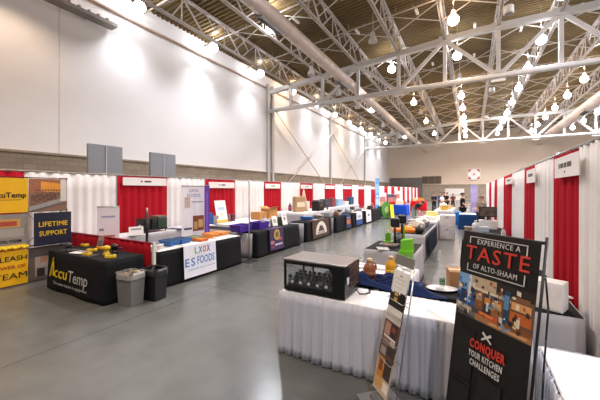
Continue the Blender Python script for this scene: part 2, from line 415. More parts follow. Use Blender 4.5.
for k, (x, y) in enumerate([(1.7, 19.2), (1.7, 33.8), (1.7, 46.0)]):
    t = thing('ceiling_speaker', '%s grey drum-shaped loudspeaker hung under the roof right of the centre aisle' % ['nearest', 'middle', 'farthest'][k], 'speaker', (x, y, 11.2), 0, 'drum loudspeakers under the roof')
    MB().lathe([(.2, 0), (.24, .03), (.24, .38), (.2, .42)], n=18).build('cabinet', mat('#c9c6c0', .5), t)
    MB().lathe([(.18, -.005), (.18, .012)], n=16).build('grille', mat('#8b8680', .6), t)
    MB().rod((0, 0, .4), (0, 0, zdeck(x)-11.17), .015, 6).build('stem', DKSTEEL, t)
for k, (x, y) in enumerate([(-6.4, 13.5), (-6.4, 18.9), (-5.6, 25), (-2.8, 19.0), (-2.8, 27.5), (.2, 22.9), (.2, 28), (2.9, 25), (5.6, 28), (5.6, 23.6), (-9, 15.5)]):
    t = thing('strip_light', '%s small white strip fixture under the roof counted from the left' % ORD[k], 'light fixture', (x, y, zdeck(x)-.75), R(90), 'small strip fixtures under the roof')
    MB().box(0, 0, 0, .62, .16, .1).build('housing', mat('#e2dfd8', .5), t, bevel=.02)
    for q_ in (-.2, .2): MB().rod((q_, 0, .1), (q_, 0, .76), .01, 5).build('hanger', DKSTEEL, t)
# ================================================================ PIPE AND DRAPE
REDC, WHITEC = cloth('#b01426'), cloth('#e9e7e6')
def drape(label, x, y, z, w, h, rz, m, n=None, amp=.03, group=None, nu=None, name='booth_drape'):
    n = n or max(3, round(w*4.2)); ph = random.random()*6
    def fn(u, v):
        a = amp*(1.15-.55*v)
        yy = a*math.sin(2*math.pi*n*u+ph+.5*math.sin(7*u+ph)) + a*.45*math.sin(2*math.pi*n*.47*u+1.3*ph+v*.6)
        return (u*w, yy, v*h)
    o = MB().grid(fn, nu or min(90, n*7), 6).build(name, m, None, (x, y, z), (0, 0, rz), thick=.006)
    return tag(o, label, 'drape', group)
XD = -9.0; HD = 2.44
reds = [(YX(a, XD), YX(b, XD)) for a, b in ((-60, 24), (117, 167), (205, 235), (264, 281), (300, 313), (325, 335.3), (343, 352), (358, 364.3), (371, 376))]
yl = 36.3
while yl < 63: reds.append((yl, yl+1.8)); yl += 3.66
prev = -1.5; GR = 'drapes of the left-hand booth row'
for k, (a, c) in enumerate(reds):
    if a - prev > .3:
        h = (prev+a)/2 if a - prev > 1.2 else None
        if k == 0: pass
        else: drape('white drape panel just before the %s red one of the left booth row' % ORD[k], XD, prev+.01, .03, a-prev-.02, HD-.05, R(90), WHITEC, group=GR)
    drape('%s red drape panel from the near end of the left booth row' % ORD[k], XD, a, .03, c-a, HD-.05, R(90), REDC, group=GR)
    prev = c
def upright(label, x, y, h, group, r=.022):
    t = thing('drape_upright', label, 'pole', (x, y, 0), 0, group)
    MB().box(0, 0, 0, .4, .4, .012).build('base_plate', DKSTEEL, t); MB().rod((0, 0, .012), (0, 0, h), r, 10).build('pole', mat('#a9a9a8', .35, .8), t)
ups = [0.3, 3.7, 7.62, 11.25, 14.9, 18.6, 22.3, 26, 29.7, 34.5, 41, 48, 56]
for k, y in enumerate(ups): upright('%s upright pole from the near end behind the left booth drapes' % ORD[k], XD-.09, y, HD+.05, 'uprights of the left booth row')
tag(MB().rod((XD, -1.5, HD), (XD, 64, HD), .02, 8).build('drape_crossbar', mat('#b6b4b2', .35, .7)), 'long grey crossbar along the top of the left booth drapes', 'pole')
# black and white header signs
def header(label, x, y, z, w, h, rz, rects, group):
    t = thing('booth_sign', label, 'sign', (x, y, z), rz, group)
    sheet('board', t, w, h, rects, '#f1efec', t=.01)
smallprint = [(.38, .42, .42, .62, '#333333'), (.46, .42, .62, .62, '#333333')]
for k, (pa, pb) in enumerate([(123, 166.5), (209, 234.5), (265.5, 280), (300.8, 312.3), (325.5, 334.6), (343.3, 351.5), (358.2, 363.8), (371.2, 375.6)]):
    a, c = YX(pa, XD+.08), YX(pb, XD+.08)
    header('white sign board on the %s red drape panel of the left booth row' % ORD[k+1], XD+.08, a, 2.08 if k else 2.14, c-a, .24, R(90), smallprint, 'sign boards on the left booth row')

# right-hand row
XR_ = 1.08; HR = 2.50; GRR = 'drapes of the right-hand booth row'
rr = [(YX(578, XR_), YX(553.5, XR_)), (YX(535.5, XR_), YX(525.5, XR_)), (YX(513, XR_), YX(504.5, XR_)), (16.9, 18.7), (21.6, 24.4)]
prev = 3.45
for k, (a, c) in enumerate(rr):
    drape('white drape panel in front of the %s red panel of the right booth row' % ORD[k] if k else 'nearest white drape panel at the right edge, beside the white-topped table', XR_, a-.01, .03, a-prev-.02, HR-.04, R(-90), WHITEC, amp=.025, n=round((a-prev)*6), group=GRR)
    drape('%s red drape panel from the near end of the right booth row' % ORD[k], XR_, c, .03, c-a, HR-.04, R(-90), REDC, amp=.03, n=round((c-a)*6), group=GRR)
    prev = c
drape('white drape panel at the far end of the right booth row', XR_, 29.0, .03, 29-prev-.02, HR-.04, R(-90), WHITEC, group=GRR)
for k, y in enumerate([3.4, 6.15, 10.2, 14.6, 18.9, 23.5, 29]): upright('%s upright pole from the near end behind the right booth drapes' % ORD[k], XR_+.1, y, HR+.1, 'uprights of the right booth row')
tag(MB().rod((XR_, 3.3, HR), (XR_, 29.2, HR), .02, 8).build('drape_crossbar', mat('#b6b4b2', .35, .7)), 'long grey crossbar along the top of the right booth drapes', 'pole')
for k, (pa, pb, z, h) in enumerate([(579, 554.5, 2.16, .26), (535, 526.5, 2.14, .26), (512.5, 505.3, 2.18, .2)]):
    a, c = YX(pa, XR_-.08), YX(pb, XR_-.08)
    header('white sign board on the %s red drape panel of the right booth row' % ORD[k], XR_-.08, c, z, c-a, h, R(-90),
           [(.2, .45, .26, .68, '#333333'), (.28, .45, .42, .68, '#333333'), (.44, .45, .55, .68, '#333333'), (.57, .45, .74, .68, '#333333'), (.45, .2, .5, .3, '#333333')], 'sign boards on the right booth row')
# low red side rail between the first two left booths
drape('low red side drape between the black product table and the white-topped back table', -8.85, 3.76, .03, 3.35, .92, 0, REDC, amp=.02, group='low side drapes')
tag(MB().rod((-8.9, 3.76, .955), (-5.4, 3.76, .955), .02, 8).build('rail_pipe', mat('#8f1422', .5)), 'low pipe carrying the red side drape', 'pole')
t = thing('rail_post', 'short white post at the aisle end of the low red side drape', 'post', (-5.40, 3.77, 0))
MB().box(0, 0, 0, .12, .1, .012).build('base_plate', DKSTEEL, t); MB().box(0, 0, .012, .06, .05, .97).build('post', mat('#dedbd6', .5), t)

# ================================================================ TABLES
def perimeter(x0, x1, y0, y1, step):
    c = [(x0, y0), (x1, y0), (x1, y1), (x0, y1)]; pts = []
    for k in range(4):
        a, b = Vector(c[k]), Vector(c[(k+1) % 4]); d = b-a; L = d.length; d.normalize(); nrm = Vector((d.y, -d.x)); n = max(2, round(L/step))
        for i in range(n):
            q = a + d*L*i/n; nn = nrm
            if i == 0: pd = (a - Vector(c[k-1])).normalized(); nn = (nrm + Vector((pd.y, -pd.x))).normalized()
            pts.append((q, nn, L*i/n))
    return pts
def table(name, label, x0, x1, y0, y1, h, top, skirt, style='throw', group=None, freq=9, amp=.016, cat='table', lip=.0, lift=.012):
    t = thing(name, label, cat, ((x0+x1)/2, (y0+y1)/2, 0), 0, group)
    hx, hy = (x1-x0)/2, (y1-y0)/2
    MB().box(0, 0, h-.03, 2*hx, 2*hy, .03).build('tabletop', top, t, bevel=.008)
    P = perimeter(-hx, hx, -hy, hy, .014 if style == 'pleat' and amp > .03 else .028 if style == 'pleat' else .05)
    n = len(P); vs = []; lev = [0, .12, .5, .85, 1.0]; arc = 0; ph = random.random()*9
    for j, v in enumerate(lev):
        z = lift + (h-.004-lift)*v
        for i, (q, nn, a) in enumerate(P):
            u = i/n*(4*(hx+hy))
            if style == 'pleat':
                sw = math.sin(u*freq*2*math.pi+ph+1.6*math.sin(u*3.1)+.8*math.sin(u*7.7)); off = .004 + amp*(1.0-.7*v)*(1-abs(sw)**.7*(1 if sw > 0 else .35)) + amp*.25*(1+math.sin(u*freq*3.7*math.pi+2*ph))*(.4+.2*v) + .012*(1-v)*(1+math.sin(u*5.3+ph))
            else:
                edge = min(a, 9); off = .004 + .03*(1-v)*(.5+.5*math.sin(u*6+ph)) + .035*(1-v)
            vs.append((q.x+nn.x*off, q.y+nn.y*off, z))
    m = MB(); m.add(vs, [(j*n+i, j*n+(i+1) % n, (j+1)*n+(i+1) % n, (j+1)*n+i) for j in range(len(lev)-1) for i in range(n)], 0, True)
    m.build('skirt' if style == 'pleat' else 'table_throw', skirt, t, thick=.004)
    return t
BLK, GRY, WHT = cloth('#16171a'), cloth('#b9b8bb'), cloth('#cdcdd6')
BTOP = cloth('#1b1c1f'); WTOP = mat('#ecebea', .55, 0, .02, 3)
# left row, fronts on the aisle at x = -5.45
def lt(name, label, y0, y1, top=BTOP, sk=BLK, side=0, **k):
    t = table(name, label, -6.2, -5.47, y0, y1, .76, top, sk, group=k.pop('group', 'draped tables along the left aisle'), **k)
    if side:
        q = MB().grid(lambda u, v: (-.30+.58*u, -(y1-y0)/2-.085-.02*(1-v)-.012*math.sin(u*52), .02+.70*v), 60, 3).build('side_skirt', GRY, t, thick=.004); q['label'] = 'grey pleated cloth on the near end'
    return t
acc = table('draped_table', 'black draped table with yellow and white lettering on its front, nearest on the left', -7.58, -5.52, 2.92, 3.62, .76, BTOP, BLK)
lt('draped_table', 'black draped aisle table with white cloth banner reading FOODS', 3.92, 6.4, WTOP)
lt('draped_table', 'black draped aisle table with a purple banner on its front', 7.13, 9.6, side=1)
lt('draped_table', 'black draped aisle table with brown mountain banner', 10.25, 12.5, side=1)
lt('draped_table', 'black draped aisle table with navy and orange banner', 13.1, 15.1, side=1)
lt('draped_table', 'black draped aisle table with blue and white banner', 15.3, 17.2)
lt('draped_table', 'black draped aisle table with plain white hanging banner', 17.4, 18.95)
lt('draped_table', 'black draped aisle table beyond the white hanging banner', 19.1, 20.9)
lt('draped_table', 'dark green draped aisle table behind the yellow standing sign', 23.0, 25.0, cloth('#1f4a34'), cloth('#1f4a34'))
table('draped_table', 'bright blue draped table in the distance beyond the green one', -5.6, -4.5, 25.25, 26.4, .8, cloth('#1646b4'), cloth('#1646b4'))
table('draped_table', 'bright red draped table in the far distance', -5.3, -3.9, 32.0, 33.0, .9, cloth('#d0141f'), cloth('#d0141f'))
# grey skirted side and back tables inside the left booths
G2 = 'grey skirted tables inside the left booths'
table('skirted_table', 'white-topped grey skirted table along the back of the FOODS booth', -8.75, -8.0, 3.95, 8.0, .76, WTOP, GRY, 'pleat', G2)
table('skirted_table', 'white-topped grey skirted table holding a framed card by the third red drape', -8.75, -8.0, 8.3, 11.0, .76, WTOP, GRY, 'pleat', G2)
table('skirted_table', 'grey skirted side table behind the purple bins', -7.9, -6.38, 7.05, 7.65, .76, BTOP, GRY, 'pleat', G2)
table('skirted_table', 'white-topped back table behind the brown mountain banner', -8.7, -8.0, 11.3, 16.0, .9, WTOP, GRY, 'pleat', G2)
table('skirted_table', 'white-topped back table farther down the left booths', -8.7, -8.0, 16.4, 24.0, .85, WTOP, GRY, 'pleat', G2)
# centre island
table('skirted_table', 'black-topped grey skirted table with lime green stands in the centre island', -1.98, -.98, 6.3, 7.45, .76, BTOP, GRY, 'pleat', 'centre island tables')
table('skirted_table', 'dark-topped grey skirted table with chafing dishes in the centre island', -2.0, -1.15, 9.0, 12.2, .76, cloth('#33363c'), GRY, 'pleat', 'centre island tables')
table('skirted_table', 'white-topped table far down the centre island', -2.0, -1.2, 12.9, 16.5, .76, WTOP, GRY, 'pleat', 'centre island tables')
table('skirted_table', 'light table at the far end of the centre island with yellow goods', -1.9, -1.0, 19.5, 23.5, .8, WTOP, GRY, 'pleat', 'centre island tables')
# right side
table('draped_table', 'black draped table beside the right drapes holding a monitor', -.2, .85, 8.6, 11.9, .76, cloth('#26262a'), BLK)
table('draped_table', 'dark blue draped table with a pale top in front of the person in black', -.55, .25, 17.6, 18.9, .76, mat('#b9c8d6', .6), cloth('#1c3f74'))
table('skirted_table', 'black-topped grey skirted table behind the tall standing banner', .3, .95, 3.9, 5.95, .76, BTOP, GRY, 'pleat')
# own booth
table('skirted_table', 'long white-topped table with white pleated skirt in the foreground', -2.05, .42, 3.17, 3.72, .76, WTOP, WHT, 'pleat', freq=8, amp=.045)
table('draped_table', 'black-topped table under the blue cloth behind the white table', -1.95, -.1, 3.92, 4.36, .745, BTOP, BLK)
table('skirted_table', 'white-topped table behind the two sauce jugs', -1.95, -.72, 4.52, 5.05, .76, WTOP, WHT, 'pleat')
table('skirted_table', 'white-topped table with a pleated skirt at the lower right corner', .48, 1.24, 1.2, 3.04, .76, WTOP, WHT, 'pleat', freq=8, amp=.045)

# grey folding panels standing behind the left drapes
for k, (a, c) in enumerate([(87, 122), (149.5, 175)]):
    x = -13.2; ya, yb = YX(a, x), YX(c, x); zt = ZX(a, 143 if k == 0 else 152, x)
    t = thing('folding_panel', '%s pair of tall grey panels standing behind the left drapes' % ['nearer', 'farther'][k], 'panel', (x, ya, 0), R(90), 'tall grey panels behind the left drapes')
    w = yb-ya
    for j in (0, 1):
        p = MB().box(w*(.25+.5*j), 0, .02, w*.49, .12, zt-.02).build('panel', mat('#8b9096', .45, .2, .04, 1), t, bevel=.02)
    MB().box(w*.5, -.075, .1, w*.025, .03, zt-.14).build('centre_strip', mat('#c3c7ca', .4), t)
    for j in (0, 1): MB().box(w*(.25+.5*j), 0, 0, w*.4, .5, .02).build('foot', DKSTEEL, t)
# ================================================================ SMALL GOODS (builders)
def carton(label, x, y, z, sx, sy, sz, c='#b98a55', rz=0, group=None, open_=False):
    t = thing('carton', label, 'box', (x, y, z), rz, group)
    MB().box(0, 0, 0, sx, sy, sz).build('box_body', mat(c, .8, 0, .05, 8), t, bevel=.004)
    MB().box(0, 0, sz, sx*.98, .05, .0015).build('tape', mat('#d8c39a', .4), t)
    if open_:
        for s_ in (-1, 1): MB().bar((s_*sx*.5, 0, sz), (s_*sx*.75, 0, sz+.07), sy*.95, .004).build('flap', mat(c, .8, 0, .05, 8), t)
    return t
def tub(label, x, y, z, w, d, h, c, rz=0, group=None, cat='bin', name='tub'):
    t = thing(name, label, cat, (x, y, z), rz, group); b = MB(); m = mat(c, .45, 0, .05, 6)
    o = [(-.42, -.42), (.42, -.42), (.42, .42), (-.42, .42)]; e = [(-.5, -.5), (.5, -.5), (.5, .5), (-.5, .5)]
    vs = [(p[0]*w, p[1]*d, 0) for p in o] + [(p[0]*w, p[1]*d, h) for p in e] + [(p[0]*w*.94, p[1]*d*.94, h) for p in e] + [(p[0]*w*.94, p[1]*d*.94, .012) for p in o]
    b.add(vs, [(3, 2, 1, 0)] + [(r*4+i, r*4+(i+1) % 4, r*4+4+(i+1) % 4, r*4+4+i) for r in range(3) for i in range(4)] + [(12, 13, 14, 15)])
    b.build('body', m, t)
    r = MB()
    for a, c_ in zip(e, e[1:]+e[:1]): r.bar((a[0]*w, a[1]*d, h), (c_[0]*w, c_[1]*d, h), .02, .025)
    r.build('rim', m, t)
    return t
def bottle(label, x, y, z, r, h, c, cap='#e8e2d8', group=None, name='bottle', lab=None):
    t = thing(name, label, 'bottle', (x, y, z), 0, group)
    MB().lathe([(r*.92, 0), (r, .02*h), (r, .62*h), (r*.9, .7*h), (r*.36, .84*h), (r*.34, .9*h)], n=16).build('body', mat(c, .3, 0, .08, 9), t)
    MB().lathe([(r*.42, .88*h), (r*.42, h), (r*.36, h*1.01)], n=14).build('cap', mat(cap, .4), t)
    if lab: MB().lathe([(r*1.01, .2*h), (r*1.01, .55*h)], n=16).build('label', mat(lab, .5), t)
    return t
def cup(label, x, y, z, r, h, c, group=None):
    o = MB().lathe([(r*.72, 0), (r, h), (r*1.05, h), (r*1.05, h*.97), (r*.93, h*.97), (r*.66, .01), (0, .01)], n=14).build('paper_cup', mat(c, .5), None, (x, y, z))
    return tag(o, label, 'cup', group)
def tray(label, x, y, z, w, d, h, c, fill=None, rz=0, group=None):
    t = tub(label, x, y, z, w, d, h, c, rz, group, 'tray', 'tray')
    if fill:
        b = MB()
        for i in range(9): b.ball((i % 3-1)*w*.24, (i//3-1)*d*.24, h*.8, w*.15, d*.15, h*.4, n=8)
        b.build('contents', mat(fill, .6, 0, .2, 20), t)['kind'] = 'stuff'
    return t
def papers(label, x, y, z, w, d, rz, c='#f0efec', ink='#8a8f98', n=6, group=None):
    t = thing('leaflet_stack', label, 'leaflets', (x, y, z), rz, group)
    b = MB()
    for k in range(n): b.box(random.uniform(-.004, .004), random.uniform(-.004, .004), k*.003, w, d, .0028, rz=random.uniform(-.06, .06))
    b.build('sheets', mat(c, .6), t)
    MB().box(0, d*.2, n*.003, w*.7, d*.25, .0008).build('print', mat(ink, .6), t)
    return t
def easel(label, x, y, z, w, h, rz, rects, base='#f4f2ee', lean=12, group=None, name='sign_holder'):
    t = thing(name, label, 'sign', (x, y, z), rz, group)
    sheet('face', t, w, h, rects, base, (-w/2, 0, .008), (R(-lean), 0, 0), t=.006)
    MB().bar((0, .01+math.sin(R(lean))*h*.7, h*.66), (0, .02+math.sin(R(lean))*h+.06, 0), .03, .008).build('strut', BLACKP, t)
    MB().box(0, .02, 0, w*.9, .06, .008).build('foot', BLACKP, t)
    return t
def rollup(label, x, y, w, h, rz, rects, base, name='roll_up_banner', texts=()):
    t = thing(name, label, 'banner', (x, y, 0), rz)
    MB().box(0, .03, 0, w+.03, .2, .09).build('base', mat('#a7a8aa', .3, .8), t, bevel=.01)
    sheet('printed_face', t, w, h-.1, rects, base, (-w/2, 0, .09))
    MB().rod((-w/2, .0, h), (w/2, 0, h), .014, 8).build('top_rail', STEEL, t); MB().rod((0, .03, .09), (0, .03, h), .01, 8).build('pole', STEEL, t)
    for (b, s_, c, px, pz, ww) in texts: text('lettering', b, s_, mat(c, .5), t, (px, -.005, pz), (R(90), 0, 0), ww)
    return t
def hang_banner(label, x, y, w, h, rz, rects, base, texts=(), top=.775, over=.3, tilt=2.0):
    t = thing('cloth_banner', label, 'banner', (x, y, 0), rz)
    p = sheet('printed_face', t, w, h, rects, base, (-w/2, -h*math.sin(R(tilt)), top-h), (R(-tilt), 0, 0), t=.004)
    MB().box(0, over/2, top-.002, w, over, .006).build('top_flap', mat(base, .7), t)
    for (b, s_, c, px, pz, ww, *bo) in texts: text('lettering', b, s_, mat(c, .5), p, (w/2+px, -.004, pz), (R(90), 0, 0), ww, bold=bo[0] if bo else 0)
    return t, p

# ---------------------------------------------------------------- people
SKINS = ['#c69274', '#a8765a', '#d8a98c']
def person(label, x, y, rz, ht, shirt, trousers, hair, skin='#c69274', bend=0.0, arms='down', long_hair=False, sleeves=True):
    """Figure facing local -y; bend = degrees of forward lean from the hips."""
    t = thing('person', label, 'person', (x, y, 0), rz); k = ht/1.75
    Rb = Matrix.Translation((0, 0, .93*k)) @ Matrix.Rotation(R(bend), 4, 'X') @ Matrix.Translation((0, 0, -.93*k))
    up = lambda p: tuple(Rb @ (Vector(p)*k)); lo = lambda p: tuple(Vector(p)*k)
    def skin_mesh(name, pts, edges, m, root=0, sub=2, parent=t):
        me = bpy.data.meshes.new(name); me.from_pydata([p[0] for p in pts], edges, []); me.materials.append(m)
        o = bpy.data.objects.new(name, me); COL.objects.link(o); o.parent = parent
        md = o.modifiers.new('skin', 'SKIN'); md.use_smooth_shade = True
        for i, p in enumerate(pts):
            d = me.skin_vertices[0].data[i]; r = p[1] if isinstance(p[1], tuple) else (p[1], p[1]); d.radius = (r[0]*k, r[1]*k); d.use_root = (i == root)
        q = o.modifiers.new('sub', 'SUBSURF'); q.levels = sub; q.render_levels = sub
        return o
    pts = [(up((0, 0, .95)), (.15, .11)), (up((0, .01, 1.12)), (.135, .10)), (up((0, .01, 1.32)), (.165, .115)), (up((0, .02, 1.45)), (.09, .08)), (up((0, .01, 1.53)), .052), (up((0, -.01, 1.60)), (.07, .085)), (up((0, -.005, 1.68)), (.078, .095)), (up((0, 0, 1.73)), (.05, .06)), (up((0, -.105, 1.625)), .014)]
    ed = [(0, 1), (1, 2), (2, 3), (3, 4), (4, 5), (5, 6), (6, 7), (5, 8)]
    arm_pts, leg_pts = [], []
    for s_ in (-1, 1):
        if arms == 'down': A = [(s_*.19, .02, 1.41), (s_*.235, .05, 1.13), (s_*.24, -.05, .9), (s_*.235, -.08, .82)]
        elif arms == 'front': A = [(s_*.19, .02, 1.41), (s_*.23, .0, 1.14), (s_*.13, -.24, 1.1), (s_*.09, -.31, 1.12)]
        else: A = [(s_*.19, .02, 1.41), (s_*.2, -.16, 1.2), (s_*.17, -.36, 1.1), (s_*.16, -.45, 1.08)]
        o = len(pts); rad = [.062, .047, .033, (.042, .02)]
        pts += [(up(a), r) for a, r in zip(A, rad)]; ed += [(2, o), (o, o+1), (o+1, o+2), (o+2, o+3)]; arm_pts.append([up(a) for a in A])
        d = (Vector(A[3])-Vector(A[2])).normalized()
        for j in range(4):
            L = (.075, .085, .08, .06)[j]; off = Vector((0, (j-1.5)*.02, 0)) if arms == 'down' else Vector(((j-1.5)*.02, 0, 0))
            a = Vector(A[3])+off+d*.045; c = a+d*L*.55+Vector((-s_*.012, -.01, -.005)); e = c+d*L*.4+Vector((-s_*.02, -.012, -.01))
            o2 = len(pts); pts += [(up(a), .010), (up(c), .009), (up(e), .007)]; ed += [(o+3, o2), (o2, o2+1), (o2+1, o2+2)]
        th = Vector(A[3])+Vector((-s_*.025, -.03, -.01)); o2 = len(pts); pts += [(up(th), .011), (up(th+d*.04+Vector((0, -.01, 0))), .009)]; ed += [(o+3, o2), (o2, o2+1)]
        Lg = [(s_*.09, .0, .90), (s_*.105, -.015, .5), (s_*.11, .015, .1), (s_*.12, -.06, .045), (s_*.125, -.15, .03)]
        o = len(pts); pts += [(lo(a), r) for a, r in zip(Lg, [.09, .062, .042, .04, .032])]; ed += [(0, o), (o, o+1), (o+1, o+2), (o+2, o+3), (o+3, o+4)]; leg_pts.append([lo(a) for a in Lg])
    body = skin_mesh('body', pts, ed, mat(skin, .55, 0, .04, 10))
    # clothing
    sp = [(up((0, 0, .90)), (.172, .13)), (up((0, .01, 1.12)), (.155, .12)), (up((0, .01, 1.32)), (.185, .135)), (up((0, .02, 1.46)), (.11, .10))]
    se = [(0, 1), (1, 2), (2, 3)]
    for A in arm_pts:
        o = len(sp); e = Vector(A[0]).lerp(Vector(A[1]), .72) if sleeves else Vector(A[0]).lerp(Vector(A[1]), .5)
        sp += [(A[0], .08), (tuple(e), .065)]; se += [(2, o), (o, o+1)]
        if sleeves == 'long': sp += [(A[2], .048)]; se += [(o+1, o+2)]
    skin_mesh('shirt', sp, se, cloth(shirt))
    tp = [(lo((0, 0, .95)), (.165, .125))]; te = []
    for L in leg_pts:
        o = len(tp); tp += [(L[0], .105), (L[1], .08), (L[2], .065)]; te += [(0, o), (o, o+1), (o+1, o+2)]
    skin_mesh('trousers', tp, te, cloth(trousers))
    for s_ in (-1, 1):
        b = MB(); b.ball(s_*.122*k, -.075*k, .045*k, .052*k, .14*k, .05*k); b.build('shoe', mat('#1d1c1c', .5), t)
        e = MB(); e.ball(0, 0, 0, .012*k, n=8); e.build('eye', mat('#2a211c', .3), t, up((s_*.032, -.092, 1.665)))
        e = MB(); e.ball(0, 0, 0, .012*k, .025*k, .032*k, n=8); e.build('ear', mat(skin, .55, 0, .04, 10), t, up((s_*.083, 0, 1.65)))
    m_ = MB(); m_.ball(0, 0, 0, .026*k, .008*k, .007*k, n=8); m_.build('mouth', mat('#8f4a40', .5), t, up((0, -.092, 1.585)))
    h = MB()
    def hf(u, v):
        a = 2*math.pi*u; p = math.pi*.56*v + (.0 if True else 0)
        front = max(0, -math.sin(a)); p = p*(1-.30*front) if not long_hair else p*(1-.3*front)*(1+.45*max(0, math.sin(a)))
        return (.092*k*math.sin(p)*math.cos(a), .112*k*math.sin(p)*math.sin(a)+.008*k, .095*k*math.cos(p))
    h.grid(hf, 20, 8); h.build('hair', mat(hair, .6, 0, .2, 40), t, up((0, .005, 1.675)), (R(bend), 0, 0), thick=.02*k)
    return t
# ================================================================ LEFT: STEAM EQUIPMENT BOOTH
YEL, NAVY = '#f2b90f', '#151c33'
pu = thing('popup_display', 'yellow and navy pop-up display wall at the far left reading LIFETIME SUPPORT', 'display stand', (-8.3, 1.38, 0), R(90))
pw, phh = .70, .72
zr = [1.53, .78, .03]
def panel(col, row, base, rects, txt=(), nm='panel'):
    p = sheet(nm, pu, pw, phh, rects, base, (col*.725 + (.05 if nm == 'front_panel' else 0), -.02 - (.03 if col == 1 else 0) - (.10 if nm == 'front_panel' else 0), zr[row]))
    for (b, s_, c, px, pz, ww, bo) in txt: text('lettering', b, s_, mat(c, .5), p, (px*pw, -.006, pz*phh), (R(90), 0, 0), ww, bold=bo)
    return p
panel(1, 0, YEL, [(.30, .36, .84, .375, '#3a2f18')], [('AccuTemp', .15, '#17140f', .52, .5, .62, .003)])
panel(0, 0, YEL, [])
fr = [(0, 0, 1, 1, '#8d6a52'), (0, .55, 1, 1, '#a4684a'), (.3, .62, .95, .92, '#e79a35', -.08), (.05, .3, .7, .5, '#6f4f40', .06)]
for i in range(9):
    for j in range(7): fr.append((.05+.075*i+.02*j, .20+.07*j, .10+.075*i+.02*j, .245+.07*j, ('#5d3f33', '#8a6248', '#6d4a39')[(i*2+j) % 3], .01))
fr += [(0, .02, 1, .14, '#9a9a98', .3), (.05, -.0, 1, .03, '#55585d', .22), (.82, .3, .99, .98, '#d9d2c6')]
panel(2, 0, '#8d6a52', fr, nm='picture_panel')
fl = [(0, 0, 1, 1, '#8f8880'), (.2, .62, .82, .86, '#c69a4a'), (.3, .66, .74, .80, '#b04a35'), (.1, .35, .9, .58, '#a59c92'), (0, .0, 1, .09, '#e0b30c'), (.05, .02, .95, .11, '#f7d21e')]
panel(1, 1, '#8f8880', fl, [('STEAM ON, STEAM', .09, '#1b1b1b', .45, .22, .55, .002)], 'picture_panel')
panel(0, 1, '#8f8880', fl[:4], nm='picture_panel')
panel(2, 1, NAVY, [], [('LIFETIME', .15, '#f0c21a', .5, .64, .54, .0015), ('SUPPORT', .15, '#f0c21a', .5, .36, .52, .0015)], 'front_panel')
panel(1, 2, YEL, [], [('UNLEASH', .14, '#17140f', .50, .76, .66, .0012), ('POWER OF', .10, '#a8321c', .56, .52, .54, .0012), ('STEAM', .17, '#17140f', .54, .26, .62, 0)])
panel(0, 2, YEL, [])
ch = [(0, 0, 1, 1, '#6b5a50'), (.15, .1, .55, .75, '#a89a92'), (.28, .5, .45, .8, '#b98866'), (.6, .0, .95, .6, '#8a5f48'), (0, .7, 1, 1, '#564b46'), (.2, .1, .4, .35, '#3b3532')]
panel(2, 2, '#6b5a50', ch, nm='picture_panel')
for c_ in range(4):
    for y_ in (.03, .33): MB().rod((c_*.725-.01, y_, .02), (c_*.725-.01, y_, 2.27), .011, 6).build('frame_post', DKSTEEL, pu)
for r in range(3):
    for a, b in ((0, .72), (.72, 0)): MB().rod((2.18, .03, .05+r*.74+a), (2.18, .33, .05+r*.74+b), .008, 6).build('scissor_strut', STEEL, pu)
    for c_ in range(3):
        for a, b in ((0, .72), (.72, 0)): MB().rod((c_*.725, .18, .05+r*.74+a), (c_*.725+.71, .18, .05+r*.74+b), .008, 6).build('scissor_strut', STEEL, pu)
for z_ in (.78, 1.52, 2.26): MB().box(1.08, .03, z_, 2.22, .03, .018).build('cross_rail', BLACKP, pu)
b = MB()
for k in range(14): b.ball(.76+.05*k*.98, -.09, .795+.012*(k % 3), .038, .032, .03, n=8)
b.build('lemon_trim', mat('#ecca1c', .5, 0, .15, 20), pu)['kind'] = 'stuff'
# lettering on the black throw
text('lettering', 'ccu', .30, mat('#e8c51c', .5), acc, (-.40, -.41, .375), (R(84), 0, 0), .50, bold=.002)
text('lettering', 'Temp', .30, mat('#b9b7b2', .5), acc, (.24, -.41, .355), (R(84), 0, 0), .70, bold=.0015)
MB().prism([(-.86, .26), (-.80, .28), (-.66, .66), (-.69, .66)], -.415, -.408).build('swoosh_mark', mat('#e8c51c', .5), acc)
MB().prism([(-.72, .3), (-.66, .3), (-.66, .56), (-.69, .6)], -.415, -.408).build('swoosh_mark', mat('#e8c51c', .5), acc)
text('lettering', 'The steam leader in equipment', .075, mat('#b9b7b2', .5), acc, (-.02, -.432, .18), (R(84), 0, 0), 1.25)
def gad(kind, label, px, py, c, rz=0):
    x, y = W(px, py, .78); x = min(max(x, -7.4), -5.66); y = min(max(y, 3.03), 3.5); g = 'samples on the black product table'
    if kind == 'puck':
        t = thing('sample_pack', label, 'sample', (x, y, .762), rz, g); MB().box(0, 0, 0, .17, .10, .06).build('pack', mat(c, .5), t, bevel=.015); MB().box(0, 0, .06, .1, .06, .004).build('label', mat('#1c1c1c', .5), t)
    elif kind == 'valve':
        t = thing('steam_valve', label, 'valve', (x, y, .762), rz, g); MB().lathe([(.06, 0), (.07, .02), (.045, .04), (.045, .10), (.065, .11), (.065, .16), (.02, .18)], n=16).build('body', mat(c, .4), t); MB().rod((.03, 0, .09), (.17, 0, .09), .02, 10).build('handle', mat('#1c1c1c', .5), t)
    else: papers(label, x, y, .762, .30, .22, rz, c, '#3b3b3b', 3, g)
gad('puck', 'yellow sample pack at the left end of the black product table', 76, 243.5, '#e4b616')
gad('paper', 'black and yellow brochure at the left of the black product table', 70.5, 249.5, '#2c2a28', .3); gad('valve', 'black and grey valve sample on the left half of the black product table', 68, 250.5, '#3a3a3a', .4)
gad('paper', 'white brochure in the middle of the black product table', 80, 251.5, '#e6e4e0', .2)
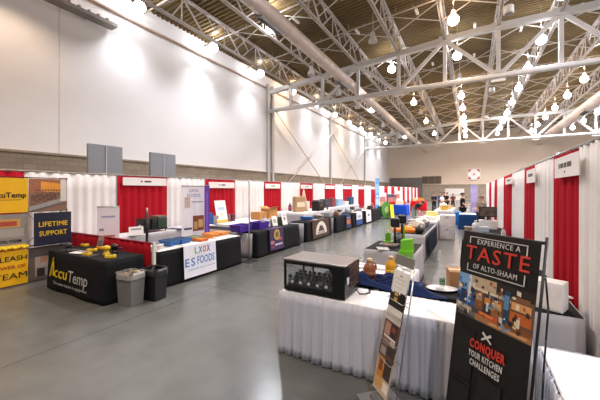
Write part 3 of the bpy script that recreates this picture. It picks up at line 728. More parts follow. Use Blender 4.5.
gad('paper', 'dark brochure near the front edge of the black product table', 89, 254.8, '#24221f', .2); gad('puck', 'yellow pack near the front edge of the black product table', 86.5, 254.6, '#d9b01a', .2)
gad('puck', 'yellow pack behind the dark brochure on the black product table', 92, 250.5, '#e4b616', .7)
gad('valve', 'black valve sample at the right end of the black product table', 114.5, 252, '#191919', .4); gad('valve', 'yellow valve sample in front of the black one', 106.5, 254, '#e2bb1e', 2.2)
gad('puck', 'orange-yellow pack by the red side drape at the right end', 105.5, 247.5, '#eaa51c', .2); gad('puck', 'yellow pack at the front right corner of the black product table', 110.5, 257, '#e4c21e', .9)
x, y = W(99, 249, .762); easel('small leaflet holder with pink print standing mid-table on the black product table', x, y, .762, .16, .27, R(10), [(.1, .1, .9, .6, '#6c6a70'), (.15, .65, .85, .9, '#b98a86')], '#8d8884')
# table-top flyer stand behind, white with pink print
rollup('narrow white poster with pink prints standing behind the low red side drape', -7.6, YX(99.5, -7.6)+.2, .46, 1.60, R(62), [(.1, .62, .3, .66, '#7d8fae'), (.3, .40, .85, .50, '#a8552f'), (.12, .2, .45, .33, '#d98c88'), (.3, .52, .8, .55, '#b06a52'), (.2, .83, .8, .86, '#a9a6c8'), (.55, .22, .8, .3, '#dba7a0')], '#efe9ee')
# waste bins
def bin_(label, x, y, c, linerc, full):
    t = tub(label, x, y, 0, .36, .29, .56, c, R(8), 'waste bins at the end of the black product table', 'bin', 'waste_bin')
    def fn(u, v):
        a = 2*math.pi*u; q = 1/max(abs(math.cos(a)), abs(math.sin(a))); q = min(q, 1.25)
        w_ = [(.158, .125, .44), (.178, .143, .563), (.192, .158, .572), (.197, .163, .52), (.199, .166, .46)][min(4, int(round(v*4)))]
        wob = 1+.006*math.sin(9*a+5*v)
        return (w_[0]*q*math.cos(a)*wob, w_[1]*q*math.sin(a)*wob, w_[2]+.004*math.sin(7*a))
    MB().grid(fn, 44, 4).build('liner_bag', mat(linerc, .35, 0, .08, 15), t)
    if full:
        b = MB()
        for k in range(16): b.ball(random.uniform(-.1, .1), random.uniform(-.08, .08), .52+random.uniform(0, .05), random.uniform(.03, .06), random.uniform(.03, .05), random.uniform(.02, .04), n=7, mi=k % 2)
        b.build('rubbish', [mat('#c9b79e', .8), mat('#8d7a5e', .8)], t)['kind'] = 'stuff'
    return t
bin_('full waste bin with a pale grey bag beside the black product table', -5.22, 3.2, '#77746f', '#98948e', True)
bin_('black waste bin with a bag folded over its rim, right of the grey one', -5.08, 3.56, '#141416', '#26272b', False)

# ================================================================ LEFT: FOODS BOOTH
L = -5.405
yb0, yb1 = YX(183.5, L), YX(215.5, L)
t, p = hang_banner('white cloth banner with rainbow FOODS lettering on the black aisle table', L, (yb0+yb1)/2, yb1-yb0, .70, R(90), [], '#e9eaf2', [], tilt=3)
wB = yb1-yb0
for i, (ch_, c) in enumerate(zip('ES', ['#3b78b8', '#3b78b8'])): text('lettering', ch_, .25, mat(c, .5), p, (.08+.16*i, -.004, .32), (R(90), 0, 0), .11, bold=.003)
text('lettering', 'FOODS', .25, mat('#4b86c2', .5), p, (.62, -.004, .33), (R(90), 0, 0), .52, bold=.003)
for i, (ch_, c) in enumerate(zip('LXOX', ['#8cc04a', '#3b78b8', '#d8552f', '#6a3f9a'])): text('lettering', ch_, .2, mat(c, .5), p, (.34+.12*i, -.004, .56), (R(90), 0, 0), .10, bold=.006)
text('lettering', 'fresh made for you every day', .06, mat('#8ea6c4', .5), p, (.5, -.004, .17), (R(90), 0, 0), .8)
XB = -7.3
ya, yb_ = YX(182.5, XB), YX(204.3, XB)
rollup('white roll-up banner with food photos standing in the FOODS booth', XB, (ya+yb_)/2, yb_-ya, 2.12, R(84),
       [(.12, .68, .34, .84, '#c9b4a6'), (.4, .76, .9, .775, '#8b8fa0'), (.46, .33, .94, .56, '#8d4a30'), (.5, .36, .66, .47, '#c9a86c'), (.7, .38, .9, .5, '#d8b46a'), (.1, .36, .42, .39, '#4b4b58'), (.1, .18, .5, .25, '#b08a70'), (.35, .14, .85, .2, '#c8a878')], '#efecf2',
       texts=[('LXOX', .13, '#7a6fae', .0, 1.98, .32), ('FOODS', .15, '#5f8ec0', .0, 1.83, .46)])
rollup('tall narrow purple banner beside the white roll-up banner', XB+.25, YX(207, XB+.25), .16, 2.14, R(70), [(.3, .1, .7, .9, '#8a5fc4')], '#6a3fae')
# machine on the back table
t = thing('coffee_machine', 'black and green drinks machine on the back table before the red drape', 'machine', (-8.3, YX(158.5, -8.0), .762), R(90))
w_ = YX(170, -8.0)-YX(146.5, -8.0)
MB().box(0, 0, .06, w_, .4, .05).build('base', BLACKP, t, bevel=.01)
for k, (c, f0, f1) in enumerate([('#101512', -.5, -.22), ('#141216', -.19, .06), ('#2f4a34', .09, .5)]):
    q = MB().box((f0+f1)/2*w_, 0, .11, (f1-f0)*w_, .38, .30).build('housing', mat(c, .4), t, bevel=.02)
    MB().box((f0+f1)/2*w_, -.192, .28, (f1-f0)*w_*.6, .01, .09).build('control_panel', mat('#3c4a40' if k == 2 else '#2b2b2e', .3), q)
MB().box(.28*w_, 0, .41, w_*.4, .36, .05).build('lid', mat('#7a7060', .5), t, bevel=.01)
for sx_ in (-.45, .45):
    for sy_ in (-.15, .15): MB().rod((sx_*w_, sy_, 0), (sx_*w_, sy_, .06), .02, 8).build('foot', BLACKP, t)
bottle('white canister with a blue lid at the left of the drinks machine', -8.25, YX(141, -8.2), .762, .085, .27, '#e6e2d6', '#2f5a9c', lab='#d8c9a0')
t = thing('slim_post', 'slim black tap post at the left end of the FOODS booth table', 'post', (-6.0, YX(147, -6.0), .762)); MB().lathe([(.09, 0), (.09, .02)], n=16).build('base', BLACKP, t); MB().rod((0, 0, .02), (0, 0, .75), .028, 10).build('post', BLACKP, t); MB().rod((0, 0, .75), (0, 0, .86), .02, 8).build('tip', mat('#c9a8a4', .4), t)
easel('white leaning card behind the red side drape in the FOODS booth', -7.9, YX(136.5, -7.9), .762, .36, .24, R(70), [(.15, .6, .85, .8, '#9aa0aa')])
def onfront(px, X, f): return f(X, YX(px, X))
GI = 'goods on the FOODS booth table'
for k, (px, c) in enumerate([(150, '#eceae6'), (155, '#f0eeea'), (159, '#e6e2dc'), (163, '#efece8')]): cup('%s white paper cup on the left end of the FOODS table' % ORD[k], -5.62-.06*(k % 2), YX(px, -5.62), .762, .05, .10, c, GI)
for k, (px, X) in enumerate([(170, -5.85), (181, -5.85)]): tray('%s blue tray with dark lids on the FOODS booth table' % ['left', 'right'][k], X, YX(px, X), .762, .36, .30, .12, '#1f5f9f', '#27405f', R(5), GI)
papers('white leaflets in front of the blue trays', -5.62, YX(178, -5.62), .762, .3, .22, .2, group=GI)
papers('white leaflets beside the right blue tray', -5.7, YX(190, -5.7), .762, .4, .24, 1.4, group=GI)
tray('green salad tray between blue and orange trays', -5.95, YX(195, -5.95), .762, .36, .3, .08, '#6f7f6a', '#8a8f58', 0, GI)
tray('orange tray of food samples in the middle of the FOODS table', -5.66, YX(200.5, -5.66), .762, .30, .26, .07, '#d8762a', '#e08a35', 0, GI)
tray('orange tray of food samples at the right of the FOODS table', -5.95, YX(211, -5.95), .762, .34, .3, .10, '#e08a30', '#e89a4a', 0, GI)
tray('light orange tray at the back right of the FOODS table', -6.0, YX(220, -6.0), .762, .42, .28, .09, '#e0934a', '#e8b070', 0, GI)
papers('white leaflets at the right end of the FOODS table', -5.7, YX(222, -5.7), .762, .5, .3, 1.3, group=GI)
papers('dark purple menu on the back table beside the roll-up banner', -8.2, YX(176, -8.2), .762, .5, .3, .1, '#3b3a66', '#d8d8e0')
# back table goods by the second red drape
easel('white framed card with yellow foot on the back table', -8.2, YX(223, -8.2), .762, .55, .85, R(88), [(.2, .55, .8, .7, '#b9cfe0'), (.3, .3, .7, .4, '#cfd8c0'), (0, 0, 1, .12, '#e0b83a')])
for k, (px, c) in enumerate([(209.5, '#2f4f9a'), (215, '#9a8f88'), (229, '#8d5a5f'), (232, '#5f3f48')]):
    X = -8.3; carton('%s small printed pack from the left on the back table' % ORD[k], X, YX(px, X), .762, .12, .26, .28 if k else .4, c, 0, 'printed packs on the back table')

# ================================================================ LEFT: PURPLE BANNER BOOTH
t, p = hang_banner('purple banner with gold emblem on the third black table', L, (YX(269.5, L)+YX(283, L))/2, .78, .66, R(90), [(.0, 0, 1, 1, '#3a2350'), (.06, .3, .3, .45, '#b8787a'), (.62, .42, .88, .56, '#b5505a'), (.1, .12, .3, .2, '#8d3a4f'), (.35, .2, .9, .28, '#cfc6d8')], '#3a2350', [], tilt=3)
b = MB(); disc_sheet(b, .40, .47, .17, -.004, 0); b.build('emblem', mat('#c2a24a', .5), p); b = MB(); disc_sheet(b, .40, .47, .10, -.006, 0); b.build('emblem_centre', mat('#6d5a30', .5), p)
for k, px in enumerate([241, 259.5]):
    X = -6.0; tub('%s purple plastic bin on the black draped tables' % ['left', 'right'][k], X, YX(px, X)+(0 if k else .0), .762 if k else .762, .42, .56, .2, '#4a2a9c', 0, 'purple bins')
upright('thin upright pole at the aisle corner left of the purple banner table', -5.42, 6.72, 2.28, 'aisle uprights', .018)
X = -7.6
table('skirted_table', 'white-topped inner table holding brown cartons behind the purple banner', -7.85, -7.1, 7.95, 11.26, .8, WTOP, GRY, 'pleat', G2)
carton('wide brown carton on the left behind the purple banner', -7.6, 10.06, .803, .45, .5, .30, '#b9844a')
carton('taller brown carton on the right behind the purple banner', -7.6, 10.78, .803, .45, .6, .42, '#c08a4e', open_=True)
GI = 'goods on the purple banner table'
bottle('pale tall jar left of the brown cartons on the purple banner table', -6.05, YX(264, -6.05), .762, .10, .36, '#c9cdd4', '#8f98a0')
for k, (px, h_, c) in enumerate([(267.5, .2, '#d6d4d0'), (270, .25, '#b8bfc8'), (272.8, .16, '#8f8a80')]): carton('%s small pale pack from the left on the purple banner table' % ORD[k], -6.02, YX(px, -6.02), .762, .16, .18, h_, c, 0, GI)
easel('left white framed card on the purple banner table', -5.85, YX(275.5, -5.85), .762, .28, .34, R(88), [(.2, .3, .8, .7, '#b9b4aa')]); easel('right white framed card on the purple banner table', -5.75, YX(285.5, -5.75), .762, .30, .46, R(88), [(.3, .35, .7, .6, '#8d8a86'), (.2, .7, .8, .8, '#b8b4b0')])
carton('dark green pack between the two framed cards', -5.95, YX(280.5, -5.95), .762, .14, .2, .28, '#4f5a48', 0, GI)
bottle('dark blue bottle with red label by the white drape', -8.3, YX(290, -8.3), .90, .09, .4, '#2b3f7a', '#7a1f28', lab='#c03038')

# ================================================================ LEFT: MOUNTAIN BANNER BOOTH AND BEYOND
yc = (YX(312.3, L)+YX(328.6, L))/2; wb = YX(328.6, L)-YX(312.3, L)
t, p = hang_banner('brown banner with white mountain emblem on the fourth black table', L, yc, wb, .70, R(90), [], '#4a3020', [], tilt=3)
b = MB(); n_ = 24
b.add([(wb*.5+.52*math.cos(math.pi*i/n_), -.004, .14+.50*math.sin(math.pi*i/n_)) for i in range(n_+1)], [tuple(range(n_+1))]); b.build('emblem', mat('#dcd8d0', .5), p)
MB().add([(wb*.5-.3, -.006, .25), (wb*.5+.3, -.006, .25), (wb*.5+.06, -.006, .5), (wb*.5-.02, -.006, .44), (wb*.5-.1, -.006, .52)], [(0, 1, 2, 3, 4)]).build('mountain_mark', mat('#4a3020', .6), p)
text('lettering', 'HIGH COUNTRY', .09, mat('#4a3020', .5), p, (wb*.5, -.006, .19), (R(90), 0, 0), .72, bold=.003)
t = thing('paper_sack', 'brown paper sack display leaning behind the mountain banner table', 'sack', (-7.55, 13.3, .9), R(80)); MB().box(0, 0, 0, .8, .22, .78).build('sack_body', mat('#a88a62', .8, 0, .08, 8, .3), t, bevel=.05); MB().box(0, -.13, .25, .6, .012, .25).build('label', mat('#d8cbb0', .6), t)
table('skirted_table', 'inner white-topped table under the brown paper sack', -7.85, -6.85, 12.5, 15.6, .9, WTOP, GRY, 'pleat', G2)
t = thing('cone_display', 'tall beige cone beside the brown paper sack', 'display', (-7.66, 14.0, .9)); MB().lathe([(.22, 0), (.2, .25), (.12, .7), (.02, 1.15)], n=18).build('cone', mat('#c7b294', .8, 0, .08, 8), t); MB().lathe([(.235, 0), (.235, .05)], n=18).build('collar', mat('#8f7a5c', .8), t)
t = thing('espresso_machine', 'black machine with a bent spout behind the mountain banner', 'machine', (-7.1, 14.55, .9), R(90)); MB().box(0, 0, 0, .7, .4, .5).build('housing', BLACKP, t, bevel=.03); MB().path([(.35, -.1, .3), (.55, -.15, .34), (.7, -.2, .24), (.74, -.22, .02)], .035, 8).build('spout', BLACKP, t); MB().box(0, 0, .5, .6, .34, .06).build('lid', mat('#49454a', .4), t); MB().box(0, -.205, .2, .4, .012, .18).build('control_panel', mat('#5a4a44', .4), t)
GI = 'goods on the far left aisle tables'
t = tray('blue cloth-lined tray at the left of the mountain banner table', -5.9, YX(307, -5.9), .762, .5, .42, .14, '#3a66b0', '#7f9cc8', .3, GI)
papers('pale sack of samples on the mountain banner table', -5.75, YX(312, -5.75), .762, .4, .3, .3, '#cfc8bc', group=GI)
tray('grey bowl tray in the middle of the mountain banner table', -5.9, YX(319, -5.9), .762, .4, .36, .12, '#8f8f90', '#d0ccc4', 0, GI)
tray('clear tray at the right of the mountain banner table', -5.9, YX(327, -5.9), .762, .5, .36, .16, '#b0b4b8', '#8f9aa4', 0, GI)
tub('small grey waste bin beside the grey side table', -5.85, 9.92, 0, .32, .28, .5, '#6f6e6c', 0, 'waste bins', 'bin', 'waste_bin')
for k, (xa, xb, rects, base, nm) in enumerate([(346, 350.5, [(.1, .3, .9, .62, '#c86a2a'), (.2, .7, .8, .8, '#8fa0c0')], '#22335f', 'navy banner with orange emblem on the fifth black table'),
        (356.3, 362, [(0, 0, 1, .42, '#2a4fa0'), (.2, .55, .8, .75, '#9fb0c8')], '#e6e8ee', 'white banner with blue lower half on the sixth black table'),
        (366, 370.8, [(.3, .5, .7, .7, '#6f6a6a'), (.2, .2, .8, .26, '#b8b4b4')], '#ebe9e8', 'white hanging banner with grey emblem on the seventh black table')]):
    hang_banner(nm, L, (YX(xa, L)+YX(xb, L))/2, YX(xb, L)-YX(xa, L), .68, R(90), rects, base, tilt=3)
pal = ['#cfc9c0', '#8f5a3a', '#dcdad6', '#2f3238', '#b04038', '#8fa4b8', '#e0d8c4', '#4a4f5a', '#c9a46a', '#6d86a8', '#d8d4d0', '#3f3a38']
k = 0
for (y0, y1, X, z, nm) in [(13.2, 15.0, -5.85, .762, 'navy and orange banner'), (15.4, 17.1, -5.85, .762, 'blue and white banner'), (17.5, 18.9, -5.85, .762, 'white hanging banner'), (19.2, 20.8, -5.85, .762, 'plain black table end')]:
    n_ = 4
    for j in range(n_):
        yy = y0+.2+(y1-y0-.3)*j/n_
        c = pal[(k*5+j) % 12]
        lb = '%s from left above the %s, ' % (ORD[j], nm)
        if (k+j) % 3 == 0: carton(lb + 'a small box', X+random.uniform(-.1, .1), yy, z, .25, .3, random.uniform(.14, .34), c, random.random()*.3, GI)
        elif (k+j) % 3 == 1: bottle(lb + 'a pale container', X+random.uniform(-.1, .15), yy, z, .10, random.uniform(.25, .42), c, '#d8d8d8', GI, 'container')
        else: tray(lb + 'a filled tray', X, yy, z, .4, .36, .12, c, pal[(k+j+3) % 12], 0, GI)
    k += 1
GB = 'goods on the back tables of the left booths'
for j, (px, z, w_, h_, c) in enumerate([(333, .9, .5, .3, '#e4e2de'), (337, .9, .6, .45, '#d5d8dc'), (345.5, .9, .6, .2, '#c8955a'), (352.5, .85, .7, .55, '#3a3f4a'), (357, .85, .6, .6, '#7a3a40'), (361, .85, 1.0, .5, '#8fb0cc'), (366, .85, .6, .3, '#e0dcd8'), (369.5, .85, .6, .6, '#2f4a6a')]):
    X = -8.35; yy = [14.25, 15.3, 16.9, 18.1, 19.2, 20.4, 21.7, 22.9][j]; z = .9 if j < 2 else .85
    carton('%s stacked pack from the left on the left booths far back tables' % ORD[j], X, yy, z, .4, w_, h_, c, 0, GB)
t = thing('feather_banner', 'tall light blue standing banner near the far end of the left row', 'banner', (-7.0, YX(377, -7.0)+.0, 0), R(80)); MB().lathe([(.3, 0), (.3, .03), (.04, .06)], n=16).build('base', DKSTEEL, t); MB().rod((-.3, .03, .05), (-.3, .03, 3.0), .02, 8).build('pole', STEEL, t); sheet('printed_face', t, .75, 2.5, [(.1, .1, .9, .3, '#b8cfe4'), (.15, .5, .85, .8, '#8fb4dc'), (.3, .35, .7, .42, '#e6eef6')], '#5f97cf', (-.3, 0, .5))
# green wheel sign and yellow sign
t = thing('prize_wheel', 'round green prize wheel standing at the end of the black tables', 'wheel', (-5.2, 21.5, 0), R(60)); MB().lathe([(.5, 0), (.5, .06)], n=28, M=Matrix.Translation((0, -.02, .62)) @ Matrix.Rotation(R(90), 4, 'X') @ Matrix.Diagonal((.95, 1.15, 1, 1))).build('wheel', mat('#4f8a3a', .5, 0, .15, 6), t); MB().lathe([(.22, 0), (.22, .02)], n=20, M=Matrix.Translation((0, -.08, .62)) @ Matrix.Rotation(R(90), 4, 'X')).build('centre_disc', mat('#a9c08a', .5), t); MB().box(0, .05, 0, .5, .4, .04).box(0, .04, .04, .08, .05, .7).build('stand', BLACKP, t)
easel('bright yellow standing sign beside the green prize wheel', -4.75, 21.6, 0, .42, .98, R(70), [(.2, .4, .8, .8, '#e8d820')], '#f0dc10', 6, name='floor_sign')
# a little white and red clutter where the row breaks
for j, (x_, y_, h_, c, lb) in enumerate([(-6.9, 27.3, 1.75, '#e9e4ea', 'white'), (-7.3, 33.5, 1.5, '#8c2f38', 'dark red'), (-7.6, 37, 1.9, '#e2dfe4', 'pale'), (-6.8, 30, 1.6, '#3f4f6a', 'slate blue')]):
    rollup('%s roll-up banner standing in the distant left booths' % lb, x_, y_, .9, h_, R(60), [(.1, .5, .9, .8, '#b07a70'), (.2, .2, .8, .3, '#a8a8b0')], c)
for j, (x_, y_, z, sx_, c, lb) in enumerate([(-5.9, 23.6, .762, .5, '#d8c48a', 'cream'), (-5.8, 24.4, .762, .4, '#d05a30', 'orange'), (-5.1, 25.6, .80, .6, '#e4dcc0', 'ivory'), (-4.4, 32.5, .9, .6, '#c09040', 'tan'), (-5.0, 32.5, .9, .4, '#d8d0a0', 'yellowish')]):
    carton('%s box on the brightly draped tables in the distance' % lb, x_, y_, z, sx_, .4, .3, c, .2, 'boxes on the bright tables')
table('draped_table', 'red draped counter in the distance behind the bright blue table', -6.4, -5.6, 28.0, 31.0, .95, cloth('#b5382a'), cloth('#b02a2a'))
# ================================================================ CENTRE ISLAND
LIME = mat('#6fc01c', .4, 0, .06, 6)
t = thing('lime_cover', 'lime green cloth cover with a notched front at the right end of the centre table', 'cover', (-1.13, 6.42, .762), 0)
MB().prism([(-.12, 0), (.12, 0), (.10, .26), (-.12, .22)], -.06, .12).build('cover', LIME, t, bevel=.01)
MB().prism([(-.13, .03), (-.14, -.15), (-.05, -.15), (.0, .0), (.06, -.19), (.14, -.19), (.13, .03)], -.190, -.180).build('front_flap', LIME, t)
MB().box(0, -.12, .002, .26, .13, .028).build('top_flap', LIME, t)
def lime(label, px, py, w, h, rz):
    x, y = W(px, py, .762); t = thing('lime_stand', label, 'stand', (x, y, .762), R(rz), 'lime green stands on the centre table')
    MB().box(0, 0, 0, w*1.5, .16, .04).build('foot', LIME, t, bevel=.01); MB().prism([(-w/2, .04), (w/2, .04), (w*.4, h), (-w*.45, h*.9)], .0, .03).build('upright', LIME, t, bevel=.006)
lime('short lime green stand at the left behind the centre table dishes', 388, 242.5, .13, .24, 10)
lime('tall slim lime green stand behind the right drink dispenser', 403.5, 242, .06, .42, 0)
def dispenser(label, x, y, h):
    t = thing('drink_dispenser', label, 'dispenser', (x, y, .762), R(15), 'black drink dispensers on the centre table')
    MB().box(0, 0, 0, .24, .2, .03).build('base', BLACKP, t, bevel=.01); MB().rod((0, .03, .03), (0, .03, h-.16), .026, 10).build('post', BLACKP, t)
    q = MB().box(0, 0, h-.2, .19, .18, .2).build('head', BLACKP, t, bevel=.035); MB().rod((0, -.07, h-.25), (0, -.07, h-.2), .022, 10).build('nozzle', DKSTEEL, q)
x, y = W(395, 246, .762); dispenser('left and nearer black drink dispenser on the centre table', x, y, .62)
x, y = W(402, 243, .762); dispenser('right and farther black drink dispenser on the centre table', x, y, .66)
x, y = W(398.2, 244, .762); t = thing('steel_canister', 'brushed steel canister between the black drink dispensers', 'canister', (x, y, .762)); MB().lathe([(.09, 0), (.09, .22), (.085, .23)], n=18).build('body', STEEL, t); MB().lathe([(.092, .22), (.05, .26), (.01, .27)], n=18).build('lid', DKSTEEL, t)
x, y = W(389, 246.5, .762); tray('oval dish of brown samples at the left on the centre table', x, y, .762, .34, .26, .05, '#8d8a84', '#8f6a50', 0)
x, y = W(383, 249, .762) ; papers('pale leaflet lying on the centre black table top', x, y, .762, .22, .3, .4, '#b9b4aa')
# second island table: chafing dishes and an orange cloth
def chafing(label, x, y):
    t = thing('chafing_dish', label, 'dish', (x, y, .762), 0, 'chafing dishes in the centre island')
    MB().box(0, 0, .07, .52, .34, .09).build('pan', STEEL, t, bevel=.015)
    b = MB()
    b.grid(lambda u, v: (.26*math.cos(math.pi*v), -.17+.34*u, .16+.12*math.sin(math.pi*v)), 2, 10); b.build('lid', STEEL, t, thick=.006)
    for sx_ in (-1, 1):
        for sy_ in (-1, 1): MB().rod((sx_*.22, sy_*.13, 0), (sx_*.22, sy_*.13, .08), .01, 6).build('leg', DKSTEEL, t)
for k, y_ in enumerate([9.9, 10.5, 11.1, 11.7]): chafing('%s silver chafing dish from the near end of the second island table' % ORD[k], -1.65 if k % 2 else -1.5, y_)
t = thing('orange_tray', 'orange tray of samples at the near end of the dark island table', 'tray', (-1.70, 9.3, .762), .2); MB().box(0, 0, 0, .7, .34, .10).build('tray_body', mat('#ec7a14', .5), t, bevel=.02); MB().ball(.05, 0, .1, .2, .12, .09).build('contents', mat('#f09a20', .6), t)
t = thing('black_pot', 'round black pot beside the orange tray', 'pot', (-1.28, 9.12, .762)); MB().lathe([(.07, 0), (.11, .05), (.115, .14), (.07, .21), (.0, .22)], n=20).build('body', BLACKP, t); MB().ball(0, 0, .235, .025).build('knob', DKSTEEL, t)
drape('dark navy cloth hanging from the right edge of the dark island table', -1.05, 11.5, .1, 2.3, .68, R(-90), cloth('#242a3a'), amp=.012, name='hanging_cloth')
def cabinet(label, x, y, z, sx, sy, sz, c='#d3d1cf'):
    t = thing('white_cabinet', label, 'cabinet', (x, y, z), 0, 'white cabinets in the centre island')
    MB().box(0, 0, 0, sx, sy, sz).build('body', mat(c, .5), t, bevel=.006)
    MB().box(0, -sy/2-.008, sz*.08, sx*.92, .016, sz*.84).build('door', mat(c, .45), t); MB().rod((-sx*.1, -sy/2-.03, sz*.85), (sx*.1, -sy/2-.03, sz*.85), .01, 6).build('handle', BLACKP, t)
x, y = -.85, 13.9
cabinet('lower white cabinet of the stack in the centre aisle', x, y, 0, .55, .6, .48); cabinet('upper white cabinet of the stack in the centre aisle', x, y, .48, .55, .6, .50)
IG = 'goods on the island tables'
for j, (px, py, c, lb) in enumerate([(428, 221.5, '#e8e4dc', 'white'), (436, 219.5, '#e6d98a', 'pale yellow'), (432, 218, '#d8d8d6', 'light grey'), (441, 214.5, '#c9a24a', 'golden'), (447, 212.5, '#c2a06a', 'tan'), (438, 213.5, '#dcdde0', 'silver white'), (444, 210.5, '#b58a3a', 'ochre')]):
    x, y = ((-1.5, 13.4), (-1.5, 14.4), (-1.6, 15.6), (-1.4, 19.9), (-1.3, 20.9), (-1.6, 21.9), (-1.3, 22.9))[j]
    (tray if j % 2 == 0 else carton)(*(('%s tray of goods on the far island tables' % lb, x, y, .765 if j < 3 else .805, .5, .42, .14, c, c) if j % 2 == 0 else ('%s box of goods on the far island tables' % lb, x, y, .765 if j < 3 else .805, .4, .4, .3, c)), group=IG)
t = thing('blue_bag', 'bright blue bag hanging at the end of the far island table', 'bag', (-.6, 20.3, 0), .3); MB().box(0, 0, 0, .5, .35, .72).build('bag_body', cloth('#2a78c8'), t, bevel=.08); MB().path([(-.15, 0, .7), (-.1, 0, .9), (.1, 0, .9), (.15, 0, .7)], .02, 6).build('strap', cloth('#1f5fa8'), t)

# ================================================================ PEOPLE
person('person in a black shirt and dark trousers standing beside the lavender banner', -.42, 19.5, R(100), 1.83, '#151517', '#1d1d22', '#2a1c14', arms='front')
person('person bending over in pale jeans near the bright blue table', -3.1, 20.1, R(60), 1.7, '#3a4048', '#8f9c9c', '#3a2a20', bend=62, arms='front', sleeves='long')
person('person in patterned pale top standing behind the monitor', .40, 16.6, R(-40), 1.70, '#8f7f74', '#3a3436', '#6b4a38', skin='#d8a98c', arms='front', long_hair=True)
person('distant person in dark clothes at the left of the far group', -2.9, 29.5, R(30), 1.72, '#23232a', '#26262c', '#1d1714', arms='front', sleeves='long')
person('distant person in a blue shirt in the middle of the far group', -2.55, 31.5, R(-20), 1.78, '#3a5688', '#4a5468', '#2a1f18', arms='front', sleeves='long')
person('distant person in a white shirt beside the blue-shirted one', -2.2, 29.0, R(60), 1.66, '#d8d6d4', '#d0ccc8', '#4a3a30', arms='front')
person('distant person in a dark jacket behind the blue-shirted one', -2.35, 33.0, R(120), 1.76, '#1d2026', '#23252c', '#1a1512', sleeves='long')
person('distant person in black at the right of the far group', -1.95, 31.0, R(-60), 1.76, '#181a1a', '#1e2022', '#3a4a2a', arms='front', sleeves='long')
person('farthest person in a dark red top seen beyond the group', -1.6, 34.0, R(0), 1.62, '#6a2a30', '#2a2a30', '#241a14')

# ================================================================ RIGHT SIDE GOODS
rollup('tall lavender roll-up banner beyond the monitor table', .14, 20.6, .38, 2.3, R(-10), [(.1, .55, .9, .9, '#b8b2e4'), (0, 0, 1, .25, '#8f96dc'), (.2, .3, .8, .4, '#cfcaf0')], '#a9a4dc')
t = thing('monitor', 'dark flat monitor raised on a white carton beside the right drapes', 'monitor', (.46, 11.45, 1.034), R(-12)); MB().box(0, 0, 0, .26, .2, .015).build('base', BLACKP, t, bevel=.004); MB().box(0, .03, .015, .06, .03, .12).build('stand', BLACKP, t); q = MB().box(0, 0, .10, .50, .04, .33).build('housing', BLACKP, t, bevel=.006); MB().box(0, -.022, .125, .46, .006, .28).build('screen', mat('#5a5048', .2, 0, .5, 6), q)
GI = 'goods on the monitor table'
x = .05
tray('beige dish at the near left corner of the monitor table', .0, 10.9, .762, .34, .30, .08, '#b9a98f', '#8f7a62', 0, GI)
carton('white carton under the dark monitor', .46, 11.45, .762, .5, .36, .27, '#e8e6e4', 0, GI); bottle('white jug left of the monitor', .12, 10.6, .762, .10, .32, '#e9e7e4', '#d0d0d0', GI, 'jug')
papers('white leaflets in front of the monitor', .35, 9.6, .762, .36, .5, .2, group=GI); carton('pale blue carton in front of the monitor', .3, 10.6, .762, .3, .2, .14, '#b9c6d8', .1, GI)
bottle('glass-like pale bottle at the right of the monitor table', .72, 9.4, .762, .05, .26, '#c9ccc8', '#b04038', GI); cup('white cup by the drape on the monitor table', .7, 9.0, .762, .05, .10, '#efeeea', GI)
papers('pink and white leaflets at the near end of the monitor table', .55, 8.9, .762, .3, .22, .3, '#e8d8d8', '#c08a8a', group=GI)
# table behind the banner
t = thing('white_display_box', 'white square display box on the black table behind the tall banner', 'box', (.70, 4.08, .762), R(-25)); MB().box(0, 0, 0, .30, .2, .29).build('body', mat('#e9e7e3', .5), t, bevel=.006); MB().box(0, -.102, .02, .27, .004, .25).build('front_face', mat('#efece7', .5), t)
GI = 'papers on the black table behind the banner'
papers('yellow-green leaflet left of the white display box', .42, 4.35, .762, .22, .30, .3, '#c6cf2e', '#8a9a20', 3, GI); papers('white leaflets left of the white display box', .40, 4.6, .762, .24, .3, -.3, '#e9e9ea', '#8a8f98', 8, GI)
papers('grey brochures at the back of the black table by the drape', .62, 5.4, .762, .3, .24, .2, '#c6c6c8', '#77777c', 8, GI); papers('white brochures right of the white display box near the red drape', .86, 4.62, .762, .2, .28, .5, '#dedde0', '#c8c060', 6, GI)
t = thing('black_bag', 'soft black bag behind the white display box', 'bag', (.5, 5.0, .762), .4); MB().ball(0, 0, .08, .2, .14, .1).build('bag_body', cloth('#17181b'), t); MB().path([(-.12, 0, .14), (-.05, .02, .2), (.06, .02, .2), (.12, 0, .14)], .012, 6).build('strap', BLACKP, t)
for k, z_ in enumerate([0, .06, .12]): carton('%s grey binder from the bottom in the stack behind the white box' % ORD[k], .5, 5.6, .762+z_, .34, .26, .055, ['#b9b6b0', '#8f9296', '#d4d2ce'][k], .1+.2*k, 'stacked binders')

# ================================================================ FOREGROUND BOOTH
# display warming case
t = thing('warming_case', 'black glass-fronted warming display case on the white foreground table', 'display case', (-1.62, 3.43, .762))
w_, d_, h_ = .80, .50, .395
BP = mat('#0c0c0d', .3, .2, .1, 8)
MB().box(0, 0, .012, w_, d_, .055).build('base', BP, t, bevel=.006)
MB().box(0, 0, h_-.02, w_+.015, d_+.02, .02).build('top_panel', mat('#8f8781', .3, .75, .05, 5), t, bevel=.004)
MB().box(0, -d_/2+.012, h_-.06, w_, .024, .04).box(-w_/2+.012, -d_/2+.012, .067, .024, .024, h_-.127).box(w_/2-.075, -d_/2+.012, .067, .15, .024, h_-.127).build('front_frame', BP, t)
MB().prism([(w_/2-.15, h_-.06), (w_/2-.20, h_-.06), (w_/2-.15, h_-.13)], -d_/2, -d_/2+.024).build('front_gusset', BP, t)
sd = MB().box(w_/2-.012, .012, .067, .024, d_-.025, h_-.087).build('side_panel', BP, t)
